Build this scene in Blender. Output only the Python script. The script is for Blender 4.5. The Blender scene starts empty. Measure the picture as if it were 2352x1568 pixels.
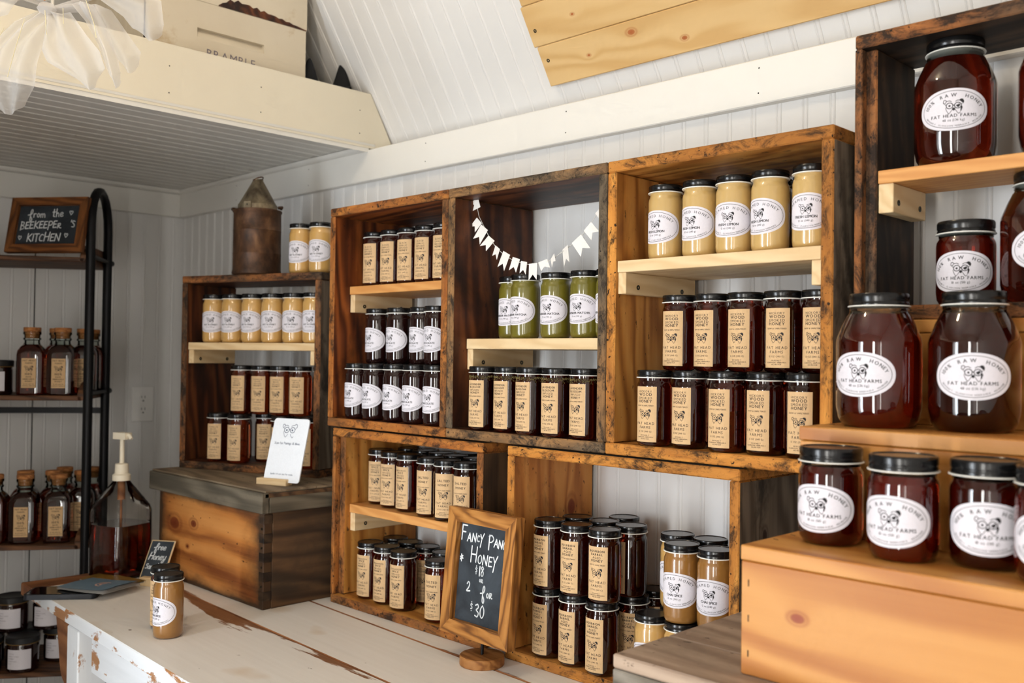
import bpy, math, random
from mathutils import Vector, Matrix, Euler
pi = math.pi
T = 0.76            # height of the table top above the floor; z values below are measured from the table top
random.seed(11)
SC = bpy.context.scene
COL = SC.collection

# ------------------------------------------------------------------ camera
def make_camera():
    pos = Vector((1.9069, -1.3134, 0.5725 + T)); yaw, pitch, roll = .7805, .0161, .0129
    f = Vector((-math.sin(yaw) * math.cos(pitch), math.cos(yaw) * math.cos(pitch), math.sin(pitch)))
    r = f.cross(Vector((0, 0, 1))).normalized(); u = r.cross(f)
    r2 = r * math.cos(roll) + u * math.sin(roll); u2 = u * math.cos(roll) - r * math.sin(roll)
    m = Matrix((r2, u2, -f)).transposed().to_4x4(); m.translation = pos
    cd = bpy.data.cameras.new('camera'); cd.sensor_width = 36; cd.lens = 2226.7 * 36 / 2352; cd.clip_start = .02
    cd.dof.use_dof = True; cd.dof.focus_distance = 1.72; cd.dof.aperture_fstop = 4.5
    o = bpy.data.objects.new('camera', cd); o.matrix_world = m; COL.objects.link(o); SC.camera = o
make_camera()
cy = SC.cycles
cy.max_bounces = 7; cy.diffuse_bounces = 4; cy.glossy_bounces = 2; cy.transmission_bounces = 4; cy.transparent_max_bounces = 8
cy.caustics_reflective = False; cy.caustics_refractive = False; cy.adaptive_threshold = .06; cy.adaptive_min_samples = 12; cy.use_denoising = True

# ------------------------------------------------------------------ world, daylight, exposure
w = bpy.data.worlds.new('sky'); SC.world = w; w.use_nodes = True
bg = w.node_tree.nodes['Background']; bg.inputs['Color'].default_value = (.72, .84, 1, 1); bg.inputs['Strength'].default_value = 1.0
def area(name, loc, sx, sy, power, color, rot):
    l = bpy.data.lights.new(name, 'AREA'); l.shape = 'RECTANGLE'; l.size = sx; l.size_y = sy; l.energy = power; l.color = color
    o = bpy.data.objects.new(name, l); o.location = (loc[0], loc[1], loc[2] + T); o.rotation_euler = rot; COL.objects.link(o); return o
# daylight entering through the window and the open door of the front wall, behind the camera
FW = -2.6                                  # front wall plane
WIN = (.20, .52, -.74, 1.14)              # x0, x1, z0, z1 of the glazed entrance opening
DOOR = (1.72, 1.95, -.76, 1.2)
SIDE = (-2.42, -2.2, -.5, 1.15)            # y0, y1, z0, z1 of the narrow side window in the right wall
area('daylight_window', ((WIN[0] + WIN[1]) / 2, FW - .03, (WIN[2] + WIN[3]) / 2), WIN[1] - WIN[0], WIN[3] - WIN[2], 46, (.86, .93, 1), (pi / 2, 0, 0))
area('daylight_door', ((DOOR[0] + DOOR[1]) / 2, FW - .03, (DOOR[2] + DOOR[3]) / 2), DOOR[1] - DOOR[0], DOOR[3] - DOOR[2], 32, (1, .97, .91), (pi / 2, 0, 0))
area('daylight_side_window', (2.6 + .03, (SIDE[0] + SIDE[1]) / 2, (SIDE[2] + SIDE[3]) / 2), SIDE[3] - SIDE[2], SIDE[1] - SIDE[0], 12, (1, .97, .9), (0, pi / 2, 0))
lb = bpy.data.lights.new('ceiling_bulb_light', 'POINT'); lb.energy = 12; lb.color = (1, .80, .55); lb.shadow_soft_size = .05
lo = bpy.data.objects.new('ceiling_bulb_light', lb); lo.location = (.62, -.95, 1.86 + T); COL.objects.link(lo)
vs = SC.view_settings; vs.view_transform = 'Standard'; vs.look = 'None'; vs.gamma = 1; vs.use_curve_mapping = False; vs.exposure = 0.06

# ------------------------------------------------------------------ material helpers
def srgb(*c):
    o = []
    for x in c:
        x /= 255.
        o.append(x / 12.92 if x <= .04045 else ((x + .055) / 1.055) ** 2.4)
    return tuple(o) + (1.,)
MATS = {}
class NT:
    def __init__(s, name):
        s.m = bpy.data.materials.new(name); s.m.use_nodes = True; s.t = s.m.node_tree; s.t.nodes.clear()
        s.out = s.n('ShaderNodeOutputMaterial'); MATS[name] = s.m
    def n(s, typ, **kw):
        nd = s.t.nodes.new(typ)
        for k, v in kw.items():
            if k.startswith('_'): setattr(nd, k[1:], v)
            else:
                key = k.replace('__', ' ')
                s.set(nd, key, v)
        return nd
    def set(s, nd, key, v):
        sock = nd.inputs[int(key[1:])] if key[0] == 'i' and key[1:].isdigit() else nd.inputs[key]
        if hasattr(v, 'node') or isinstance(v, bpy.types.NodeSocket): s.t.links.new(v, sock)
        else: sock.default_value = v
    def math(s, op, a, b=0.):
        nd = s.n('ShaderNodeMath', _operation=op); s.set(nd, 'i0', a); s.set(nd, 'i1', b); return nd.outputs[0]
    def mix(s, fac, a, b, mode='MIX'):
        nd = s.n('ShaderNodeMix', _data_type='RGBA', _blend_type=mode)
        s.set(nd, 'i0', fac); s.set(nd, 'i6', a); s.set(nd, 'i7', b); return nd.outputs[2]
    def ramp(s, fac, stops, interp='LINEAR'):
        nd = s.n('ShaderNodeValToRGB'); r = nd.color_ramp; r.interpolation = interp
        while len(r.elements) > len(stops): r.elements.remove(r.elements[-1])
        while len(r.elements) < len(stops): r.elements.new(1)
        for e, (p, c) in zip(r.elements, stops): e.position = p; e.color = c if len(c) == 4 else tuple(c) + (1,)
        s.t.links.new(fac, nd.inputs[0]); return nd.outputs[0]
    def coord(s, scale=(1, 1, 1), rnd=True, kind='Object'):
        tc = s.n('ShaderNodeTexCoord').outputs[kind]
        if rnd:
            oi = s.n('ShaderNodeObjectInfo').outputs['Random']
            a = s.n('ShaderNodeVectorMath', _operation='SCALE'); a.inputs[0].default_value = (7.3, 5.1, 9.7); s.t.links.new(oi, a.inputs['Scale'])
            b = s.n('ShaderNodeVectorMath', _operation='ADD'); s.t.links.new(tc, b.inputs[0]); s.t.links.new(a.outputs[0], b.inputs[1]); tc = b.outputs[0]
        mp = s.n('ShaderNodeMapping'); mp.inputs['Scale'].default_value = scale; s.t.links.new(tc, mp.inputs[0]); return mp.outputs[0]
    def noise(s, vec, scale, detail=4, rough=.55, dist=0.):
        nd = s.n('ShaderNodeTexNoise'); nd.inputs['Scale'].default_value = scale; nd.inputs['Detail'].default_value = detail
        nd.inputs['Roughness'].default_value = rough; nd.inputs['Distortion'].default_value = dist; s.t.links.new(vec, nd.inputs['Vector']); return nd.outputs['Fac']
    def finish(s, color=None, rough=.5, bump=None, bstr=.3, bdist=.002, **kw):
        p = s.n('ShaderNodeBsdfPrincipled')
        if color is not None: s.set(p, 'Base Color', color)
        s.set(p, 'Roughness', rough)
        for k, v in kw.items(): s.set(p, k.replace('__', ' '), v)
        if bump is not None:
            b = s.n('ShaderNodeBump'); b.inputs['Strength'].default_value = bstr; b.inputs['Distance'].default_value = bdist
            s.t.links.new(bump, b.inputs['Height']); s.t.links.new(b.outputs[0], p.inputs['Normal'])
        s.t.links.new(p.outputs[0], s.out.inputs[0]); return s.m

def plain(name, c, rough=.5, **kw):
    t = NT(name); return t.finish(srgb(*c), rough, **kw)

def wood(name, dark, mid, light, grime=None, grime_amt=.0, rough=.6, ring=14., fiber=1., gscale=9., gsoft=.12, spec=.35, blotch=.5, knots=(), stain=None, speck=0.):
    """board wood, grain along local x; grime = a second stain colour in soft blotches; knots = (x, y, size) on the board face; stain = colour soaked in along the board's borders"""
    t = NT(name)
    pos = t.coord((1, 1, 1), False); kd = None
    for kx, ky, ks in knots:                                        # distance to the nearest knot, in knot sizes
        sb = t.n('ShaderNodeVectorMath', _operation='SUBTRACT'); t.t.links.new(pos, sb.inputs[0]); sb.inputs[1].default_value = (kx, ky, 0)
        ml = t.n('ShaderNodeVectorMath', _operation='MULTIPLY'); t.t.links.new(sb.outputs[0], ml.inputs[0]); ml.inputs[1].default_value = (.62 / ks, 1 / ks, 0)
        ln = t.n('ShaderNodeVectorMath', _operation='LENGTH'); t.t.links.new(ml.outputs[0], ln.inputs[0])
        kd = ln.outputs['Value'] if kd is None else t.math('MINIMUM', kd, ln.outputs['Value'])
    v = t.coord((.55, 7, 7)); wob = t.noise(v, 1.3, 3, .5)
    vv = t.coord((.35, 1, 1)); big = t.noise(vv, 5.5, 3, .5, .6)
    wv = t.n('ShaderNodeTexWave', _wave_type='BANDS', _bands_direction='DIAGONAL'); wv.inputs['Scale'].default_value = ring
    wv.inputs['Distortion'].default_value = 9; wv.inputs['Detail'].default_value = 2; wv.inputs['Detail Scale'].default_value = 1.2
    wc = t.coord((.16, 1, 1))
    if kd is not None:                                              # the grain bends round the knots
        pu = t.math('DIVIDE', .05, t.math('ADD', kd, .7)); cb = t.n('ShaderNodeCombineXYZ'); t.t.links.new(pu, cb.inputs[1])
        ad = t.n('ShaderNodeVectorMath', _operation='ADD'); t.t.links.new(wc, ad.inputs[0]); t.t.links.new(cb.outputs[0], ad.inputs[1]); wc = ad.outputs[0]
    t.t.links.new(wc, wv.inputs['Vector'])
    fib = t.noise(t.coord((3, 160, 160)), 1.0, 3, .6)
    g = t.math('ADD', t.math('MULTIPLY', wv.outputs['Fac'], .42), t.math('MULTIPLY', wob, .33))
    g = t.math('ADD', g, t.math('MULTIPLY', fib, .25 * fiber))
    col = t.ramp(g, [(.2, srgb(*dark)), (.48, srgb(*mid)), (.8, srgb(*light))])
    col = t.mix(t.math('MULTIPLY', big, blotch), col, t.mix(.55, col, srgb(*dark)))
    if kd is not None:
        k = t.ramp(kd, [(0, (1, 1, 1)), (.42, (.85, .85, .85)), (.55, (.2, .2, .2)), (.75, (.42, .42, .42)), (1.0, (0, 0, 0))])
        col = t.mix(k, col, srgb(dark[0] * .82, dark[1] * .55, dark[2] * .4))
    if grime:
        n1 = t.noise(t.coord((.6, 1, 1)), gscale, 5, .68, .3)
        lo_ = .62 - grime_amt * .38
        k = t.ramp(n1, [(lo_, (0, 0, 0)), (min(lo_ + gsoft, 1), (1, 1, 1))])
        col = t.mix(t.math('MULTIPLY', k, .9), col, srgb(*grime))
    if speck:
        n3 = t.noise(t.coord((.5, 1, 1)), 85, 3, .6); col = t.mix(t.ramp(n3, [(.70 - speck * .1, (0, 0, 0)), (.75 - speck * .1, (.9, .9, .9))]), col, srgb(dark[0] * .5, dark[1] * .5, dark[2] * .5))
    if stain:
        sx = t.n('ShaderNodeSeparateXYZ'); t.t.links.new(t.coord((1, 1, 1), False, 'Generated'), sx.inputs[0])
        ex = t.math('ABSOLUTE', t.math('SUBTRACT', sx.outputs[0], .5)); ey = t.math('ABSOLUTE', t.math('SUBTRACT', sx.outputs[1], .5))
        e = t.math('POWER', t.math('MULTIPLY', t.math('MAXIMUM', ex, ey), 2.), 7.)
        n4 = t.noise(t.coord((.5, 1, 1)), 12, 6, .65); k = t.ramp(t.math('ADD', t.math('MULTIPLY', e, .55), t.math('MULTIPLY', n4, .6)), [(.38, (0, 0, 0)), (.66, (.95, .95, .95))])
        col = t.mix(k, col, srgb(*stain))
    return t.finish(col, rough, bump=g, bstr=.25, bdist=.001, Specular__IOR__Level=spec)

def edge_wood(name, base, light, dark, amt=.5, grey=(95, 84, 68)):
    """sawn, weathered front edge of an old hive box with dark propolis crust"""
    t = NT(name)
    fib = t.noise(t.coord((10, 60, 60)), 1.0, 4, .6)
    col = t.ramp(fib, [(.3, srgb(*base)), (.72, srgb(*light))])
    n0 = t.noise(t.coord((.5, 1, 1)), 7, 5, .6, .2); col = t.mix(t.ramp(n0, [(.45, (0, 0, 0)), (.62, (.9, .9, .9))]), col, srgb(*grey))
    n1 = t.noise(t.coord((.45, 1, 1)), 38, 6, .8, .5); a = .70 - amt * .34
    k = t.ramp(n1, [(a, (0, 0, 0)), (a + .15, (.95, .95, .95))]); col = t.mix(k, col, srgb(*dark))
    n2 = t.noise(t.coord((1, 1, 1)), 120, 4, .6); k2 = t.ramp(n2, [(.63, (0, 0, 0)), (.68, (1, 1, 1))]); col = t.mix(k2, col, srgb(dark[0] * .7, dark[1] * .7, dark[2] * .7))
    return t.finish(col, .75, bump=n1, bstr=.9, bdist=.004, Specular__IOR__Level=.25)

# old hive-box timber
wood('inner_red', (52, 22, 8), (118, 58, 22), (166, 92, 38), (30, 15, 8), .3, .5, gscale=7, gsoft=.2, speck=.3)
wood('inner_dark', (36, 17, 9), (86, 44, 22), (120, 68, 34), (20, 13, 9), .42, .5, gscale=7, gsoft=.2, speck=.3)
wood('inner_black', (24, 16, 11), (52, 36, 24), (82, 62, 44), (18, 13, 9), .5, .6, gscale=10, gsoft=.2, speck=.3)
wood('inner_honey', (138, 82, 30), (194, 130, 58), (216, 158, 82), (98, 54, 20), .2, .5, gscale=6, gsoft=.25, speck=.5)
wood('inner_amber', (150, 86, 34), (204, 134, 62), (224, 160, 84), (84, 46, 19), .26, .5, gscale=9, gsoft=.2, speck=.6, knots=((.07, .05, .022),))
wood('outer_grey', (66, 56, 46), (106, 91, 75), (136, 120, 102), (48, 41, 34), .2, .85, fiber=1.6, knots=((.09, -.04, .014), (.03, .03, .012)))
wood('outer_brown', (50, 36, 25), (86, 61, 40), (112, 82, 54), (56, 46, 36), .35, .8, fiber=1.2, gsoft=.3, blotch=.7)
edge_wood('edge_orange', (150, 84, 34), (196, 128, 60), (46, 32, 22), .66, (112, 76, 46))
edge_wood('edge_bright', (178, 110, 44), (216, 150, 70), (54, 36, 20), .64, (150, 96, 44))
edge_wood('edge_grey', (112, 84, 56), (168, 124, 78), (46, 38, 30), .7, (98, 88, 72))
edge_wood('edge_dark', (104, 64, 36), (172, 110, 60), (38, 30, 24), .78, (80, 68, 54))
# new pine
wood('pine_pale', (212, 180, 134), (222, 194, 150), (228, 204, 162), None, 0, .6, ring=22, fiber=.5, blotch=.3)
wood('pine_orange', (200, 138, 76), (210, 150, 86), (218, 162, 98), None, 0, .55, ring=30, fiber=.6, blotch=.3)
wood('pine_ceiling', (204, 164, 106), (214, 178, 122), (220, 186, 132), None, 0, .55, ring=9, fiber=.35, blotch=.3, knots=((-.70, .022, .011), (-.585, -.016, .008), (-.33, .03, .014), (.1, -.01, .012), (-.82, .0, .005)))
wood('riser_pine', (170, 106, 44), (196, 136, 68), (208, 152, 84), (176, 116, 60), .2, .42, ring=8, fiber=.5, gscale=4, gsoft=.5, blotch=.35, knots=((-.425, .012, .011),))
wood('box_front', (128, 68, 26), (196, 126, 60), (214, 148, 80), (88, 56, 30), .12, .6, ring=6, gscale=5, gsoft=.3, knots=((-.17, .03, .03), (-.07, .04, .018), (-.1, -.02, .008)), stain=(58, 42, 28), speck=.4)
wood('frame_torched', (84, 48, 20), (166, 108, 48), (194, 136, 70), (88, 52, 22), .25, .5, ring=34, fiber=1.2, gscale=12, gsoft=.3)
wood('frame_brown', (64, 34, 15), (122, 72, 34), (150, 94, 46), (58, 30, 13), .3, .55, ring=26, gsoft=.3)
wood('rack_board', (52, 33, 20), (96, 62, 38), (122, 82, 52), (44, 28, 18), .25, .6, ring=20, gsoft=.3)
wood('bare_table', (112, 68, 40), (152, 98, 60), (176, 120, 78), (100, 62, 38), .3, .6, ring=12, gsoft=.3)
wood('grey_top', (132, 112, 97), (160, 138, 120), (182, 160, 140), (112, 98, 84), .3, .85, ring=12, fiber=1.6, gscale=6, gsoft=.3, speck=.5, blotch=.4)
wood('lid_top', (92, 78, 60), (124, 106, 84), (146, 128, 104), (80, 70, 58), .3, .85, ring=12, fiber=1.4, gscale=6, gsoft=.3, speck=.4)
wood('grey_side', (84, 78, 68), (122, 114, 102), (150, 142, 130), (78, 70, 60), .25, .9, ring=14, fiber=1.8, gscale=6, gsoft=.25, speck=.3)
wood('lid_side', (66, 60, 50), (92, 84, 70), (116, 106, 90), (62, 54, 44), .25, .9, ring=14, fiber=1.6, gscale=6, gsoft=.25)
wood('sign_base_wood', (120, 74, 34), (158, 104, 54), (180, 126, 72), None, 0, .5, ring=30)
wood('cork', (160, 100, 54), (178, 118, 68), (192, 136, 84), (130, 80, 44), .3, .9, ring=60, gscale=60)

def paint(name, c, rough=.45, var=.04, warm=None):
    t = NT(name); n = t.noise(t.coord((1, 1, 1)), 3.5, 4, .6); n2 = t.noise(t.coord((1, 1, 1)), 90, 3, .6)
    c1 = srgb(*c); c0 = tuple(x * (1 - var * 2) for x in c1[:3]) + (1,)
    col = t.mix(n, c0, c1)
    return t.finish(col, rough, bump=n2, bstr=.06, bdist=.0006)
paint('wall_white', (226, 224, 221)); paint('trim_white', (230, 227, 220)); paint('fascia_cream', (232, 223, 202)); paint('ceiling_white', (222, 219, 212))
plain('dark_gap', (30, 28, 26), .9)

def table_paint():
    """chalky cream paint worn through to the wood along plank seams"""
    t = NT('table_paint')
    lx = t.n('ShaderNodeSeparateXYZ'); t.t.links.new(t.coord((1, 1, 1), False, 'Generated'), lx.inputs[0])
    v = t.coord((.22, 1.5, 1)); n = t.noise(v, 7, 8, .62, .2)
    d = t.math('ABSOLUTE', t.math('SUBTRACT', lx.outputs['Y'], .5)); d = t.math('MULTIPLY', t.math('POWER', t.math('MULTIPLY', d, 2.), 5), .2)
    k = t.ramp(t.math('ADD', n, d), [(.70, (0, 0, 0)), (.725, (1, 1, 1))])
    fine = t.noise(t.coord((2.5, 60, 10)), 1.2, 4, .6)
    base = t.mix(fine, srgb(226, 220, 212), srgb(240, 236, 230))
    sp = t.noise(t.coord((.8, 1, 1)), 55, 2, .5); base = t.mix(t.ramp(sp, [(.74, (0, 0, 0)), (.77, (.8, .8, .8))]), base, srgb(90, 66, 50))
    st = t.noise(t.coord((.7, 1, 1)), 9, 2, .4); base = t.mix(t.ramp(st, [(.66, (0, 0, 0)), (.8, (.5, .5, .5))]), base, srgb(196, 160, 104))
    br = t.mix(fine, srgb(104, 66, 44), srgb(160, 112, 76))
    return t.finish(t.mix(k, base, br), .5, bump=k, bstr=.25, bdist=.001)
table_paint()
def leg_paint():
    t = NT('leg_paint'); n = t.noise(t.coord((.4, 1, 1)), 16, 8, .65, .3); k = t.ramp(n, [(.57, (0, 0, 0)), (.6, (1, 1, 1))])
    f = t.noise(t.coord((3, 60, 60)), 1, 3); return t.finish(t.mix(k, t.mix(f, srgb(224, 226, 228), srgb(240, 242, 244)), t.mix(f, srgb(150, 100, 62), srgb(190, 138, 92))), .5)
leg_paint()
def hive_white():
    t = NT('hive_white'); n = t.noise(t.coord((.6, 1, 1)), 8, 7, .65); f = t.noise(t.coord((30, 3, 3)), 1.5, 4)
    col = t.mix(f, srgb(196, 182, 158), srgb(222, 212, 192)); k = t.ramp(n, [(.62, (0, 0, 0)), (.72, (.6, .6, .6))])
    return t.finish(t.mix(k, col, srgb(176, 146, 96)), .7, bump=f, bstr=.2, bdist=.001)
hive_white()
def slate():
    t = NT('chalkboard'); n = t.noise(t.coord((1, 1, 1)), 14, 6, .6, .5)
    return t.finish(t.ramp(n, [(.35, srgb(28, 34, 40)), (.75, srgb(62, 70, 78))]), .8)
slate()
plain('chalk', (232, 236, 238), .9)

# honey, glass and lids
def honey(name, c, trans=.8, rough=.0):
    t = NT(name); return t.finish(srgb(*c), rough, IOR=1.46, Transmission__Weight=trans, Coat__Weight=.7, Coat__Roughness=.0)
honey('honey_dark', (108, 28, 10), .94); honey('honey_amber', (160, 58, 18), .95); honey('honey_black', (38, 15, 13), .3); honey('honey_garlic', (64, 24, 18), .5)
honey('honey_red', (126, 26, 9), .93)
def cream(name, c):
    t = NT(name); n = t.noise(t.coord((1, 1, .6)), 26, 3, .5); c1 = srgb(*c)
    return t.finish(t.mix(n, tuple(x * .86 for x in c1[:3]) + (1,), c1), .28, Coat__Weight=1., Coat__Roughness=.015)
cream('cream_lemon', (202, 168, 106)); cream('cream_sweet', (204, 160, 92)); cream('cream_chai', (150, 104, 48)); cream('cream_chai_pale', (204, 162, 96)); cream('cream_matcha', (112, 104, 32))
def thin(name, c, k):
    """thin clear wall: mostly see-through with a glossy skin"""
    t = NT(name); tp = t.n('ShaderNodeBsdfTransparent', Color=c); gl = t.n('ShaderNodeBsdfGlossy', Color=(1, 1, 1, 1), Roughness=.04); lw = t.n('ShaderNodeLayerWeight', Blend=k)
    m = t.n('ShaderNodeMixShader'); t.t.links.new(lw.outputs['Fresnel'], m.inputs[0]); t.t.links.new(tp.outputs[0], m.inputs[1]); t.t.links.new(gl.outputs[0], m.inputs[2]); t.t.links.new(m.outputs[0], t.out.inputs[0])
thin('clear_glass', (.86, .9, .87, 1), .25); thin('clear_plastic', (.88, .87, .85, 1), .2)
plain('lid_black', (16, 16, 17), .22); plain('lid_matte', (28, 28, 29), .5); plain('liner_white', (236, 234, 226), .4)
def paper(name, c):
    t = NT(name); n = t.noise(t.coord((1, 1, 1)), 300, 3, .6); c1 = srgb(*c)
    return t.finish(t.mix(n, tuple(x * .88 for x in c1[:3]) + (1,), c1), .75)
paper('kraft', (214, 178, 132)); paper('label_white', (226, 222, 229)); paper('card_white', (236, 240, 246)); paper('flag_paper', (240, 236, 230))
plain('ink', (34, 32, 34), .8); plain('ink_grey', (120, 112, 120), .8); plain('ink_violet', (92, 78, 104), .8); plain('ink_navy', (66, 78, 104), .8)
plain('black_metal', (22, 22, 24), .45, Metallic=.6); plain('screw', (70, 70, 62), .4, Metallic=.9); plain('outlet_white', (232, 230, 226), .4); plain('slot_dark', (40, 38, 36), .6)
plain('pump_white', (236, 226, 204), .4); plain('black_cloth', (18, 19, 22), .9); plain('phone_black', (22, 26, 34), .45); plain('screen_glass', (8, 9, 12), .08)
plain('string_white', (225, 222, 214), .8); plain('booklet_blue', (104, 128, 146), .45); plain('booklet_page', (226, 224, 220), .7); plain('booklet_gold', (128, 96, 40), .4); plain('seal_pink', (206, 168, 156), .6)
def tin(name, a, b, c):
    t = NT(name); n = t.noise(t.coord((1, 1, .6)), 22, 8, .65, .3); m = t.noise(t.coord((1, 1, 1)), 8, 4)
    col = t.ramp(n, [(.3, srgb(*a)), (.52, srgb(*b)), (.75, srgb(*c))]); return t.finish(col, t.ramp(m, [(.3, (.3, .3, .3)), (.7, (.7, .7, .7))]), Metallic=.55, bump=n, bstr=.3, bdist=.002)
tin('tin_rust', (36, 26, 20), (86, 58, 38), (130, 96, 66)); tin('tin_grey', (62, 48, 34), (134, 120, 96), (176, 164, 138))
t = NT('organza'); d = t.n('ShaderNodeBsdfDiffuse', Color=(.86, .84, .82, 1)); tr = t.n('ShaderNodeBsdfTranslucent', Color=(.9, .88, .86, 1)); tp = t.n('ShaderNodeBsdfTransparent')
m1 = t.n('ShaderNodeMixShader', Fac=.45); t.t.links.new(d.outputs[0], m1.inputs[1]); t.t.links.new(tr.outputs[0], m1.inputs[2])
m2 = t.n('ShaderNodeMixShader', Fac=.52); t.t.links.new(m1.outputs[0], m2.inputs[1]); t.t.links.new(tp.outputs[0], m2.inputs[2]); t.t.links.new(m2.outputs[0], t.out.inputs[0])
plain('floor_wood', (92, 76, 60), .6); plain('bud_green', (120, 104, 56), .8); plain('vanilla_black', (22, 12, 9), .5); plain('organza_wire', (226, 216, 176), .6); plain('bead_orange', (206, 110, 40), .4)
# ------------------------------------------------------------------ mesh helpers
class MB:
    def __init__(s): s.v = []; s.f = []; s.m = []
    def add(s, vs, fs, mi=0):
        b = len(s.v); s.v += [tuple(v) for v in vs]; s.f += [tuple(b + i for i in f) for f in fs]; s.m += ([mi] * len(fs) if isinstance(mi, int) else list(mi)); return s
    def box(s, c, d, bev=.0, mi=0, mat=None):
        """box at centre c with full dimensions d; mi may be a 6-list for -x,+x,-y,+y,-z,+z"""
        hx, hy, hz = (x / 2 for x in d); M = mat or Matrix()
        mis = [mi] * 6 if isinstance(mi, int) else mi
        if bev <= 0:
            vs = [(x, y, z) for x in (-hx, hx) for y in (-hy, hy) for z in (-hz, hz)]
            fs = [(0, 1, 3, 2), (4, 6, 7, 5), (0, 4, 5, 1), (2, 3, 7, 6), (0, 2, 6, 4), (1, 5, 7, 3)]; ms = list(mis)
        else:
            b = min(bev, hx * .9, hy * .9, hz * .9); vs = []; idx = {}
            for sx in (-1, 1):
                for sy in (-1, 1):
                    for sz in (-1, 1):
                        for a in range(3):
                            p = [sx * (hx - (b if a != 0 else 0)), sy * (hy - (b if a != 1 else 0)), sz * (hz - (b if a != 2 else 0))]
                            idx[sx, sy, sz, a] = len(vs); vs.append(p)
            fs = []; ms = []
            for a in range(3):
                o = [i for i in range(3) if i != a]
                for sg in (-1, 1):
                    q = []
                    for s1, s2 in ((-1, -1), (1, -1), (1, 1), (-1, 1)):
                        k = [0, 0, 0]; k[a] = sg; k[o[0]] = s1; k[o[1]] = s2; q.append(idx[k[0], k[1], k[2], a])
                    flip = (sg < 0) != (a == 1)
                    fs.append(tuple(reversed(q)) if flip else tuple(q)); ms.append(mis[a * 2 + (sg > 0)])
            for a in range(3):                                   # edges parallel to axis a
                o = [i for i in range(3) if i != a]
                for s1 in (-1, 1):
                    for s2 in (-1, 1):
                        q = []
                        for sg, ax in ((-1, o[0]), (1, o[0]), (1, o[1]), (-1, o[1])):
                            k = [0, 0, 0]; k[a] = sg; k[o[0]] = s1; k[o[1]] = s2; q.append(idx[k[0], k[1], k[2], ax])
                        flip = (s1 * s2 > 0) != (a == 1)
                        fs.append(tuple(q) if not flip else tuple(reversed(q))); ms.append(mis[o[1] * 2 + (s2 > 0)] if o[1] == 1 else mis[o[0] * 2 + (s1 > 0)])
            for sx in (-1, 1):
                for sy in (-1, 1):
                    for sz in (-1, 1):
                        q = [idx[sx, sy, sz, a] for a in range(3)]
                        fs.append(tuple(q) if sx * sy * sz > 0 else tuple(reversed(q))); ms.append(mis[2 + (sy > 0)])
        c = Vector(c); s.add([(M @ Vector(v)) + c for v in vs], fs, ms); return s
    def lathe(s, prof, n=32, mi=0, c=(0, 0, 0), knurl=None, cap=True):
        vs = []; fs = []; c = Vector(c)
        for j, (r, z) in enumerate(prof):
            for i in range(n):
                a = 2 * pi * i / n; rr = r
                if knurl and j in knurl[0]: rr = r + (knurl[1] if i % 2 else -knurl[1])
                vs.append((c.x + rr * math.cos(a), c.y + rr * math.sin(a), c.z + z))
        for j in range(len(prof) - 1):
            for i in range(n):
                k = (i + 1) % n; fs.append((j * n + i, j * n + k, (j + 1) * n + k, (j + 1) * n + i))
        if cap:
            fs.append(tuple(reversed(range(n)))); L = (len(prof) - 1) * n; fs.append(tuple(range(L, L + n)))
        return s.add(vs, fs, mi)
    def tube(s, pts, r, n=8, mi=0, cap=True, flat=1.):
        pts = [Vector(p) for p in pts]; vs = []; fs = []; up = Vector((0, 0, 1)); prev = None
        for i, p in enumerate(pts):
            d = (pts[min(i + 1, len(pts) - 1)] - pts[max(i - 1, 0)]).normalized()
            if prev is None: a = d.cross(up if abs(d.z) < .9 else Vector((1, 0, 0))).normalized()
            else: a = (prev - d * prev.dot(d)).normalized()
            b = d.cross(a); prev = a; rr = r[i] if isinstance(r, (list, tuple)) else r
            for k in range(n): t = 2 * pi * k / n; vs.append(p + a * math.cos(t) * rr + b * math.sin(t) * rr * flat)
        for i in range(len(pts) - 1):
            for k in range(n): l = (k + 1) % n; fs.append((i * n + k, i * n + l, (i + 1) * n + l, (i + 1) * n + k))
        if cap: fs.append(tuple(reversed(range(n)))); L = (len(pts) - 1) * n; fs.append(tuple(range(L, L + n)))
        return s.add(vs, fs, mi)
    def loft(s, secs, mi=0, cap=True):
        n = len(secs[0]); vs = [p for q in secs for p in q]; fs = []
        for j in range(len(secs) - 1):
            for i in range(n): k = (i + 1) % n; fs.append((j * n + i, j * n + k, (j + 1) * n + k, (j + 1) * n + i))
        if cap: fs.append(tuple(reversed(range(n)))); L = (len(secs) - 1) * n; fs.append(tuple(range(L, L + n)))
        return s.add(vs, fs, mi)
    def poly(s, pts, th=0., mi=0, axis=(0, -1, 0)):
        """flat polygon; with th it becomes a slab extruded against axis"""
        a = Vector(axis); n = len(pts); f = [Vector(p) for p in pts]
        if not th: return s.add(f, [tuple(range(n))], mi)
        bk = [p - a * th for p in f]
        return s.add(f + bk, [tuple(range(n)), tuple(reversed(range(n, 2 * n)))] + [(i, n + i, n + (i + 1) % n, (i + 1) % n) for i in range(n)], mi)
    def grid(s, nu, nv, fn, mi=0):
        vs = [fn(i / nu, j / nv) for j in range(nv + 1) for i in range(nu + 1)]
        return s.add(vs, [(j * (nu + 1) + i, j * (nu + 1) + i + 1, (j + 1) * (nu + 1) + i + 1, (j + 1) * (nu + 1) + i) for j in range(nv) for i in range(nu)], mi)
    def mesh(s, name, mats, smooth=None):
        me = bpy.data.meshes.new(name); me.from_pydata(s.v, [], s.f)
        for m in ([mats] if isinstance(mats, str) else mats): me.materials.append(MATS[m])
        me.polygons.foreach_set('material_index', s.m); me.update()
        if smooth is not None: me.shade_smooth(); me.set_sharp_from_angle(angle=math.radians(smooth))
        return me
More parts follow.
